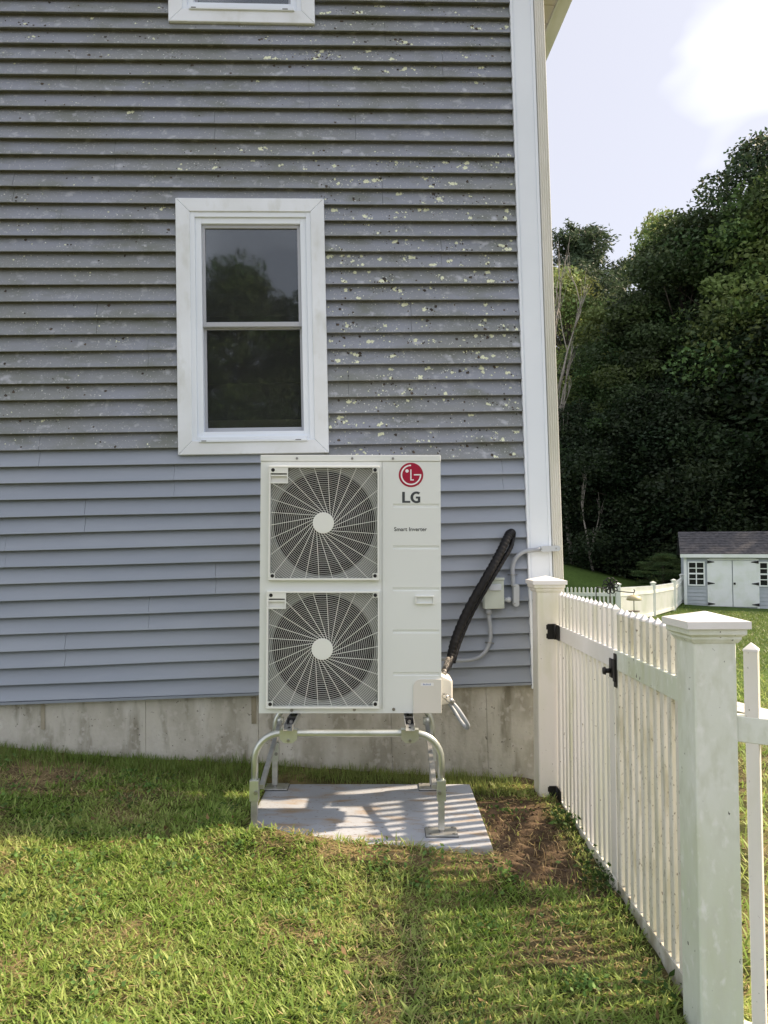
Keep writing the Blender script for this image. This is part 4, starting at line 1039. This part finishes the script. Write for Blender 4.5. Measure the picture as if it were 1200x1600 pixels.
for a, b in ((1074, 1098), (1190, 1214)):
    wo = MB(); x0, x1, z0, z1 = spx(a), spx(b), spz(912.5), spz(879)
    wo.box(x0 - .05, x0, -.06, -.026, z0 - .05, z1 + .05); wo.box(x1, x1 + .05, -.06, -.026, z0 - .05, z1 + .05); wo.box(x0, x1, -.061, -.026, z1, z1 + .05); wo.box(x0, x1, -.061, -.026, z0 - .05, z0)
    wo.box((x0 + x1) / 2 - .02, (x0 + x1) / 2 + .02, -.05, -.034, z0, z1)
    for t in (.25, .5, .75): wo.box(x0, x1, -.052, -.034, z0 + (z1 - z0) * t - (.03 if t == .5 else .016), z0 + (z1 - z0) * t + (.03 if t == .5 else .016))
    wo = wo.build('window', M['shed_white'], shed)
    MB().box(x0, x1, -.034, -.0255, z0, z1).build('pane', M['darkpane'], wo)
rp = MB(); x0, x1 = spx(1110), spx(1185)
ramp = empty('wooden_ramp', (sx0 - .62 * math.sin(R(19)), SY - .62 * math.cos(R(19)), sz), R(-19)); tag(ramp, 'weathered wooden ramp in front of the shed doors', 'ramp')
npl = 5
for q in range(npl):
    y0 = q * .12; zt = -.22 + .05 * q
    MB().box(x0, x1, y0, y0 + .112, zt - .30, zt + .02).build('plank', M['oldwood'], ramp, bevel=.006, seg=1)
# garden flower spinner and bird feeder
FY = 12.0; km = FY / F
fb = at(953, 915, FY); fo_ = empty('flower_spinner', (fb.x, FY, zg(fb.x, FY))); tag(fo_, 'dark metal flower spinner on a stake above the picket gate', 'ornament')
hz = fb.z - zg(fb.x, FY)
MB().tube([(0, 0, -.1), (0, 0, hz)], .009, 6).build('stake', M['iron'], fo_, True)
for q in range(10):
    a = 2 * math.pi * q / 10; pm = MB(); d = Vector((math.cos(a), 0, math.sin(a))); n2 = Vector((-d.z, 0, d.x))
    P = [Vector((0, -.02, hz)) + d * .03 + n2 * 0] + [Vector((0, -.03, hz)) + d * r + n2 * w for r, w in ((.06, .022), (.09, .030), (.115, .018), (.125, 0), (.115, -.018), (.09, -.030), (.06, -.022))]
    P.append(P[0]); pm.tube(P, .009, 5); pm.build('petal', M['iron'], fo_, True)
for q in range(6):
    a = 2 * math.pi * q / 6 + .3; pm = MB(); d = Vector((math.cos(a), 0, math.sin(a))); n2 = Vector((-d.z, 0, d.x))
    P = [Vector((0, -.05, hz)) + d * r + n2 * w for r, w in ((.01, 0), (.035, .014), (.06, 0), (.035, -.014), (.01, 0))]; pm.tube(P, .009, 5); pm.build('petal', M['iron'], fo_, True)
FY2 = 12.4
fk = at(987, 930, FY2); bf = empty('bird_feeder', (fk.x, FY2, 0)); tag(bf, 'pale brass hanging bird feeder with round roof and tray beyond the gate', 'bird feeder')
tz_, bz_ = at(990, 936, FY2).z, at(990, 955, FY2).z; bx = at(990.5, 940, FY2).x - fk.x
def disc(rs): return [[(bx + r * math.cos(2 * math.pi * q / 20), r * math.sin(2 * math.pi * q / 20), z) for q in range(20)] for r, z in rs]
MB().loft(disc([(.115, tz_ - .02), (.12, tz_ - .005), (.10, tz_ + .04), (.05, tz_ + .062), (.01, tz_ + .068)])).build('roof', M['feeder'], bf, True)
MB().loft(disc([(.085, bz_ - .012), (.09, bz_ + .008), (.085, bz_ + .008), (.08, bz_ - .004)])).build('tray', M['oldwood'], bf, True)
MB().tube([(bx, 0, bz_ - .01), (bx, 0, tz_ + .10)], .006, 6).build('rod', M['iron'], bf, True)
sh = empty('shepherd_hook', (at(932, 930, FY2).x, FY2, zg(at(932, 930, FY2).x, FY2))); tag(sh, 'thin dark iron garden hook holding the bird feeder', 'hook')
hh_ = tz_ + .115 - sh.location.z; fx = bf.location.x + bx - sh.location.x
P = smooth_path([(0, 0, -.15), (0, 0, hh_ * .7), (0, 0, hh_ + .04), (.08, 0, hh_ + .06), (fx * .6, 0, hh_ + .01), (fx - .02, 0, hh_ - .01), (fx + .015, 0, hh_ + .012), (fx, 0, hh_ + .04)], 6)
MB().tube(P, .008, 6).build('hook_rod', M['iron'], sh, True)

# ------------------------------------------------------------------ trees
def leaf_mesh(name, pts, nrm_up, size, cols, r_, parent=None, aspect=.6):
    n = len(pts)
    a = r_.normal(size=(n, 3)); a[:, 2] *= .6; a /= np.linalg.norm(a, axis=1)[:, None]
    b = r_.normal(size=(n, 3)); b[:, 2] += nrm_up; b -= a * (a * b).sum(1)[:, None]; b /= np.linalg.norm(b, axis=1)[:, None]
    s = size * r_.uniform(.6, 1.35, n)[:, None]
    c_ = np.cross(a, b)
    A, C = a * s, c_ * s * aspect
    fold = b * s * .18
    V = np.stack([pts - A, pts - C * .9 - fold, pts + A, pts + C * .9 - fold], 1).reshape(-1, 3)
    q = np.arange(n)[:, None] * 4 + np.arange(4)[None, :]
    return np_mesh(name, V, [q], M['leaf'], np.repeat(cols, 4, 0), parent)
def broadleaf(H, rad, base, nclump, nleaf, size, col, seed, airy=0.0, narrow=1.0):
    """returns (trunk mesh, crown mesh)"""
    r_ = np.random.default_rng(seed); rd = random.Random(seed)
    tr = MB(); lean = Vector((rd.uniform(-.04, .04), rd.uniform(-.04, .04), 1))
    tp = [Vector((lean.x * H * t + .25 * math.sin(t * 5 + seed), lean.y * H * t, H * t - .3)) for t in np.linspace(0, .88, 9)]
    tr.tube(tp, [H * .017 * (1 - .85 * q / 8) + .02 for q in range(9)], 8)
    cl = []
    for k in range(nclump):
        z = base + (1 - base) * (r_.random() ** .8)
        prof = math.sin(math.pi * min(1, (z - base) / (1 - base) * .86 + .14)) ** .7
        a = r_.uniform(0, 2 * math.pi); rr = rad * prof * (.35 + .65 * math.sqrt(r_.random())) * (1 + .25 * math.sin(3 * a + seed))
        c = np.array([rr * math.cos(a), rr * math.sin(a) * narrow, z * H])
        cl.append((c, rad * r_.uniform(.16, .32)))
        if k < 36:
            t = min(.8, max(.12, z * .8 - .1)); p0 = tp[0].lerp(tp[-1], t / .88)
            p2 = Vector(c) * .95 + Vector((0, 0, 0)) * .05; p1 = p0.lerp(p2, .5) + Vector((0, 0, .04 * H))
            tr.tube([p0, p1, p2], [H * .006 * (1 - t) + .03, .035, .012], 5)
    P, Cc = [], []
    per = nleaf // nclump
    for c, s in cl:
        d = r_.normal(size=(per, 3)); d /= np.linalg.norm(d, axis=1)[:, None]
        rr = s * (.45 + .75 * r_.random(per) ** .6)
        p = c + d * rr[:, None] * np.array([1.15, 1.15, .62]); P.append(p)
        base_c = np.array(col) * r_.uniform(.55, 1.6) * np.array([r_.uniform(.85, 1.2), 1, r_.uniform(.8, 1.1)])
        Cc.append(base_c * r_.uniform(.7, 1.3, (per, 1)))
    P = np.concatenate(P); Cc = np.concatenate(Cc)
    tm = tr.build('_trunk', M['bark'], None, True)
    lm = leaf_mesh('_crown', P, .6, size, Cc, r_)
    a, b = tm.data, lm.data
    bpy.data.objects.remove(tm); bpy.data.objects.remove(lm); return a, b
def conifer(H, rad, nleaf, size, col, seed):
    r_ = np.random.default_rng(seed); tr = MB()
    tr.tube([(0, 0, -.3), (0, 0, H * .5), (0, 0, H * .98)], [H * .016, H * .010, .02], 8)
    P, Cc = [], []
    z = H * .28; 
    while z < H * .98:
        f = (z / H - .28) / .7; R_ = rad * (1 - f) ** .5 * r_.uniform(.7, 1.15) + .5
        for q in range(8):
            a = r_.uniform(0, 6.28); L = R_ * r_.uniform(.55, 1.1); up = r_.uniform(.05, .35) * L
            d = np.array([math.cos(a), math.sin(a), 0])
            tr.tube([(0, 0, z), tuple(d * L * .5 + [0, 0, z + up * .3]), tuple(d * L + [0, 0, z + up])], [.06, .04, .012], 4)
            n = max(10, int(nleaf * L / (rad * 150)))
            t = r_.random(n) ** .7
            p = d * (t * L)[:, None] + np.array([0, 0, z]) + np.stack([r_.normal(0, .28 * L * .45, n), r_.normal(0, .28 * L * .45, n), up * t + r_.normal(0, .18, n)], 1)
            P.append(p); Cc.append(np.array(col) * r_.uniform(.65, 1.3) * r_.uniform(.7, 1.3, (n, 1)))
        z += H * .019
    tm = tr.build('_trunk', M['bark'], None, True); lm = leaf_mesh('_crown', np.concatenate(P), .2, size, np.concatenate(Cc), r_, aspect=.32)
    a, b = tm.data, lm.data; bpy.data.objects.remove(tm); bpy.data.objects.remove(lm); return a, b
DK, MD, LT, YL = (.064, .098, .048), (.088, .138, .05), (.22, .28, .105), (.11, .165, .054)
PT = {
    'dark': broadleaf(20, 5.2, .08, 110, 42000, .115, DK, 1),
    'dark2': broadleaf(18, 4.6, .05, 100, 40000, .115, (.046, .074, .030), 2),
    'mid': broadleaf(17, 4.2, .08, 120, 36000, .11, MD, 3),
    'light': broadleaf(17, 3.8, .22, 90, 24000, .105, LT, 4),
    'yellow': broadleaf(16, 3.8, .06, 110, 34000, .11, YL, 5),
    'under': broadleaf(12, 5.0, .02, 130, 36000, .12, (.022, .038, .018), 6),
    'pine': conifer(26, 6.0, 60000, .19, (.075, .11, .062), 7),
}
PH = {'dark': 20, 'dark2': 18, 'mid': 17, 'light': 17, 'yellow': 16, 'under': 12, 'pine': 26}
def tree(kind, x, y, H, rz, label, group='trees at the wood edge', wide=1.0):
    s = H / PH[kind]; o = empty('pine_tree' if kind == 'pine' else 'tree' if H > 4 else 'bush', (x, y, zg(x, y)), rz); o.scale = (s * wide, s * wide, s)
    tag(o, label, 'tree' if H > 4 else 'bush', group)
    link('trunk', PT[kind][0], o); link('crown', PT[kind][1], o); return o
def tp(kind, px, Y, topy, rz, label, wide=1.0, group='trees at the wood edge'):
    x = (px - 600) / F * Y; z = 1.4 + (858 - topy) / F * Y; return tree(kind, x, Y, z - zg(x, Y), rz, label, group, wide)
tp('dark', 1195, 43, 222, .3, 'tallest dark broadleaf tree rising above the shed roof', .95)
tp('dark2', 1090, 44, 338, 1.2, 'dark broadleaf tree beside the tallest one, above the shed gable', 1.0)
tp('yellow', 1235, 40, 265, 2.0, 'yellow green leafy tree behind the far end of the shed', .95)
tp('light', 1043, 49, 338, .7, 'pale topped tree peeping over the dark trees', .7)
tp('mid', 1160, 41, 480, 4.0, 'mid green leafy tree just behind the shed', 1.1)
tp('light', 884, 50, 425, 1.0, 'light green tree beneath the tall pine', .9)
tp('pine', 912, 60, 335, .4, 'tall dark pine standing behind the light green tree', 1.0)
tp('pine', 972, 66, 402, 2.4, 'slim pine tip showing between the wood and the tall pine', .45)
tp('light', 950, 47, 470, 3.0, 'thin leaved light green tree in the dip of the wood', .9)
tp('dark2', 1010, 44, 470, 2.2, 'dark leafy tree low in the wood above the far fence', 1.0)
tp('mid', 945, 44, 570, 5.0, 'dense green tree at the hill foot behind the far fence', 1.15)
tp('under', 905, 43, 640, .5, 'low dark tree on the grassy hill beside the downspout', 1.0)
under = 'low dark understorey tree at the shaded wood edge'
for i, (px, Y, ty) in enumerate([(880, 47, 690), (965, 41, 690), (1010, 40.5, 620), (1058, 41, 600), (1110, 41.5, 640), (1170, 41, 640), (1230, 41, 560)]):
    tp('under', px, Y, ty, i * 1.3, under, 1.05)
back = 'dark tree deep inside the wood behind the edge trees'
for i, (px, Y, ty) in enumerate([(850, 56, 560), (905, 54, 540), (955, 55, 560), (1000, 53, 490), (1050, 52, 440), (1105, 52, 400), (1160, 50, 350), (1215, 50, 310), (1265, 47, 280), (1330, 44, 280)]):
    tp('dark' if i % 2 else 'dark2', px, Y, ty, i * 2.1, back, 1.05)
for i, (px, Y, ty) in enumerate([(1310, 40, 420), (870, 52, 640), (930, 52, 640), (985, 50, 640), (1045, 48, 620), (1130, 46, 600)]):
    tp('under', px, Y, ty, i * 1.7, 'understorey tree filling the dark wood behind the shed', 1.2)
# bush near the shed
o = tp('mid', 1036, 35, 866, 1.0, 'low green bush between the far fence and the shed', 2.6, 'bushes by the shed'); 
# bare dead tree
dt = empty('dead_tree', ((893 - 600) / F * 42, 42, zg((893 - 600) / F * 42, 42))); tag(dt, 'bare grey dead tree with upright leafless limbs at the wood edge', 'tree')
rd = random.Random(21); zt = 1.4 + (858 - 430) / F * 42 - dt.location.z
mb = MB()
def limb(p, d, L, r, depth):
    pts = [p]; dd = d.copy()
    for q in range(4):
        dd = (dd + Vector((rd.uniform(-.14, .14), rd.uniform(-.14, .14), .05))).normalized(); pts.append(pts[-1] + dd * L / 4)
    mb.tube(pts, [r * (1 - .17 * q) for q in range(5)], 5)
    if depth < 3:
        for q in range(4 if depth else 6):
            i = rd.randint(1, 4) if depth else rd.randint(2, 4); sd_ = Vector((rd.uniform(-1, 1), rd.uniform(-1, 1), rd.uniform(.7, 1.8))).normalized()
            limb(pts[i], (dd * .9 + sd_ * .7).normalized(), L * rd.uniform(.4, .62), r * .5, depth + 1)
limb(Vector((0, 0, -.2)), Vector((.02, 0, 1)), zt * .62, .15, 0)
mb.build('branches', M['deadbark'], dt, True)
for px, Y, topy, lean, lab in ((927, 39.5, 745, -.25, 'leafless pale sapling against the dark wood above the grassy hill'), (1075, 38.5, 655, .55, 'leaning pale bare trunk in the dark wood left of the shed')):
    x = (px - 600) / F * Y; o = empty('dead_tree', (x, Y, zg(x, Y))); tag(o, lab, 'tree'); mb = MB()
    h_t = 1.4 + (858 - topy) / F * Y - o.location.z
    limb(Vector((0, 0, -.2)), Vector((lean, 0, 1)).normalized(), h_t * .8, .075, 1)
    mb.build('branches', M['deadbark'], o, True)
# trees across the yard behind the photographer: they show in the window glass
refl = 'tree across the yard that shows as a reflection in the window'
for i, (x, y, H) in enumerate([(-8.4, -30, 15.2), (-5.6, -31, 14.2), (-3.3, -30, 15.7), (-.9, -31, 14.6), (1.5, -30, 15.6), (4.4, -31, 14.5)]):
    tree('dark' if i % 2 else 'mid', x, y, H, i * 1.9, refl, 'trees across the yard', .95)

# ------------------------------------------------------------------ grass
def blades(n, xr, yr, Lr, Wr, seed, dens, near=True, tall_wall=False):
    r_ = np.random.default_rng(seed)
    x = r_.uniform(*xr, n); y = r_.uniform(*yr, n)
    keep = r_.random(n) < dens(x, y); x, y = x[keep], y[keep]; n = len(x)
    z = zground(x, y, True) - .004
    clump = vnoise(x, y, 11); pat = vnoise(x, y, 2.3)
    az = r_.uniform(0, 2 * math.pi, n) + vnoise(x, y, 4) * 3
    L = r_.uniform(*Lr, n) * (.6 + .8 * clump); Wd = r_.uniform(*Wr, n)
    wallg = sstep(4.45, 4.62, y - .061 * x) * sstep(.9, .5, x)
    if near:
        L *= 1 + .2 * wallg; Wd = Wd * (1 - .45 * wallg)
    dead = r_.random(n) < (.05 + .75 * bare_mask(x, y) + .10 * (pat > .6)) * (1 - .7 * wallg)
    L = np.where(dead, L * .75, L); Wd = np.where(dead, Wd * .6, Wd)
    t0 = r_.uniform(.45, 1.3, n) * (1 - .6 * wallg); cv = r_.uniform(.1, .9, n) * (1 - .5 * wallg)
    t0 = np.where(dead, r_.uniform(1.15, 1.5, n), t0); cv = np.where(dead, .05, cv); z = np.where(dead, z + r_.uniform(.008, .028, n), z)
    h = np.stack([np.cos(az), np.sin(az), np.zeros(n)], 1); sdv = np.stack([-np.sin(az), np.cos(az), np.zeros(n)], 1)
    p = np.stack([x, y, z], 1); rows = []
    segs = 3
    for k in range(segs + 1):
        ang = t0 + cv * (k / segs)
        w = Wd * (1 - (k / segs) ** 2.0) * (.75 if k == 0 else 1)
        twist = sdv * np.cos(.0) 
        if k < segs: rows += [p - twist * (w / 2)[:, None], p + twist * (w / 2)[:, None]]
        else: rows.append(p)
        step = (L / segs)[:, None]
        p = p + (h * np.sin(ang)[:, None] + np.array([0, 0, 1.]) * np.cos(ang)[:, None]) * step
        if k + 1 <= segs:
            g_ = zground(p[:, 0], p[:, 1], False) - .012
            p[:, 2] = np.maximum(p[:, 2], g_ + .006 * (k + 1))
    V = np.stack(rows, 1).reshape(-1, 3); m = 2 * segs + 1
    b0 = np.arange(n)[:, None] * m
    quads = np.concatenate([b0 + np.array([2 * k, 2 * k + 1, 2 * k + 3, 2 * k + 2]) for k in range(segs - 1)])
    tris = b0 + np.array([2 * segs - 2, 2 * segs - 1, 2 * segs])
    gA, gB, straw = np.array([.20, .32, .055]), np.array([.43, .50, .155]), np.array([.50, .40, .21])
    mixv = np.clip(r_.normal(.5, .28, n) + (pat - .5) * 1.1, 0, 1)[:, None]
    c = gA * (1 - mixv) + gB * mixv
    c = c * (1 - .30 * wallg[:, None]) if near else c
    c[dead] = straw * r_.uniform(.5, 1.1, (dead.sum(), 1))
    c *= r_.uniform(.75, 1.25, (n, 1))
    return V, [quads, tris], np.repeat(c, m, 0)
def dens_near(x, y):
    yl = y - .061 * x
    d = 1 - np.where(x > .46, .9, .62) * bare_mask(x, y)
    d *= (yl < 4.885)
    inpad = (x > PAD['x0'] - .005) & (x < PAD['x1'] + .02) & (y > PAD['y0'] - .012) & (y < PAD['y1'] + .01)
    d *= ~inpad
    d *= ~((np.abs(x - FARP.x) < .09) & (np.abs(y - FARP.y) < .09)); d *= ~((np.abs(x - NEARP.x) < .09) & (np.abs(y - NEARP.y) < .09))
    d *= ~((np.abs(x - GXC) < .045) & (y < 4.7) & (y > 2.6))
    # behind the pad thin, right strip by the gate a little thinner
    return d * (1 - .35 * sstep(.45, .6, x) * sstep(2.9, 3.4, y))
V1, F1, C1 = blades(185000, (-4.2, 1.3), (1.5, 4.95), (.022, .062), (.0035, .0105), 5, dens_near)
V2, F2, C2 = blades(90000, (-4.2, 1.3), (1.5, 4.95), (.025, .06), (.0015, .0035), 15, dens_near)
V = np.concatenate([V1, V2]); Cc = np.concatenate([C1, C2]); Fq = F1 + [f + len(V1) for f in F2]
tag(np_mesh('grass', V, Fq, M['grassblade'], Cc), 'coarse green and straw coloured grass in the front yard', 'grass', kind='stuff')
def dens_side(x, y):
    d = np.ones_like(x) * sstep(12.5, 5, y) 
    d = np.where(x < 1.12, (y > 5.5) * d * 0, d)
    return np.clip(d + .12, 0, 1) * (x > 1.1)
V, Fq, Cc = blades(70000, (1.1, 7.5), (1.6, 12), (.05, .10), (.006, .013), 6, dens_side, near=False)
tag(np_mesh('grass', V, Fq, M['grassblade'], Cc), 'bright green lawn grass beyond the picket fence', 'grass', kind='stuff')

def dens_far(x, y): return np.ones_like(x) * ((x - .355 * y) > -2.5) * ((x - .355 * y) < 8) * (1 - ((x > sx0 - .1) & (y > SY - 2.2 + .0)))
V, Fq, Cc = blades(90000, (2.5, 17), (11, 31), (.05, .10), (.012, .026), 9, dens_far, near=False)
Cc = Cc * np.array([.42, .46, .40])  # blades darkened to match the tree shade put into the lawn colour
tag(np_mesh('grass', V, Fq, M['grassblade'], Cc), 'back lawn grass darkened for tree shade in front of the far fence and shed', 'grass', kind='stuff')
# small broadleaf weeds along the gate and wall
def weed(x, y, n, s, label):
    o = empty('weed', (x, y, float(zground(x, y)))); tag(o, label, 'plant', 'weeds along the gate')
    r_ = np.random.default_rng(int(x * 1000 + y * 77) % 9999); P = []; Cw = []
    P = r_.normal(size=(n, 3)) * np.array([.05, .06, .025]) * s + np.array([0, 0, .045 * s])
    P[:, 2] = np.maximum(P[:, 2], .012)
    Cw = np.array([.05, .10, .025]) * r_.uniform(.6, 1.4, (n, 1))
    leaf_mesh('leaves', P, 1.4, .017 * s, Cw, r_, o)
    st_ = MB()
    for q in range(0, n, 3): st_.tube([(0, 0, -.01), tuple(P[q])], .0015, 4)
    st_.build('stems', M['grassblade'], o)
    cm = o.children[-1].data; ca = cm.color_attributes.new('Col', 'FLOAT_COLOR', 'POINT'); ca.data.foreach_set('color', np.tile([.06, .10, .03, 1.], len(cm.vertices)).astype(np.float32))
for x, y, n, s in ((.985, 3.62, 50, 1.0), (.97, 3.75, 40, .9), (1.0, 3.5, 36, .9), (.96, 4.3, 36, 1.0), (.99, 4.15, 40, 1.1), (.95, 2.75, 26, .9)):
    weed(x, y, n, s, 'small green broadleaf weed growing against the gate bottom')
rl = np.random.default_rng(77); P = []; Cw = []
for q in range(150):
    cx, cy = rl.uniform(-2.8, .95), rl.uniform(1.9, 4.5)
    if PAD['x0'] - .1 < cx < PAD['x1'] + .12 and PAD['y0'] - .1 < cy < PAD['y1'] + .1: continue
    n = rl.integers(14, 46); p = np.stack([cx + rl.normal(0, .045, n), cy + rl.normal(0, .045, n), np.zeros(n)], 1)
    p[:, 2] = zground(p[:, 0], p[:, 1]) + rl.uniform(.012, .034, n); P.append(p)
    Cw.append(np.array([.10, .185, .045]) * rl.uniform(.7, 1.4) * rl.uniform(.75, 1.25, (n, 1)))
wl_ = leaf_mesh('lawn_weeds', np.concatenate(P), 2.2, .0105, np.concatenate(Cw), rl, aspect=.8)
tag(wl_, 'low clover like weeds mixed into the front lawn', 'weeds', kind='stuff')
P = np.stack([rl.uniform(-2.6, .95, 70), rl.uniform(2.0, 4.4, 70), np.zeros(70)], 1); P[:, 2] = zground(P[:, 0], P[:, 1]) + .03
dl_ = leaf_mesh('dry_leaves', P, 2.5, .016, np.array([.26, .17, .08]) * rl.uniform(.6, 1.3, (70, 1)), rl, aspect=.55)
tag(dl_, 'scattered dry brown leaves lying on the front lawn', 'leaves', kind='stuff')
# soil clods and stones on the bare patches
cr_ = random.Random(5); cm_ = MB()
for q in range(1100):
    if cr_.random() < .55: x, y = cr_.uniform(.54, .99), cr_.uniform(3.45, 4.6)
    else: x, y = cr_.uniform(-2.5, -1.5), cr_.uniform(4.0, 4.5)
    r = cr_.uniform(.003, .011); z = float(zground(x, y)); i = len(cm_.v)
    for a, b, c_ in ((1, 0, 0), (-1, 0, 0), (0, 1, 0), (0, -1, 0), (0, 0, 1), (0, 0, -1)):
        k_ = r * cr_.uniform(.6, 1.2); cm_.v.append((x + a * k_, y + b * k_, z + c_ * k_ * .7 + r * .2))
    cm_.f += [(i + p, i + q_, i + s_) for p, q_, s_ in ((0, 2, 4), (2, 1, 4), (1, 3, 4), (3, 0, 4), (2, 0, 5), (1, 2, 5), (3, 1, 5), (0, 3, 5))]
tag(cm_.build('soil_clods', mat('reddish_soil', (.115, .082, .058), .95, var=(.09, .055, .035), vscale=30), None, True), 'loose reddish soil crumbs on the bare ground', 'soil', kind='stuff')
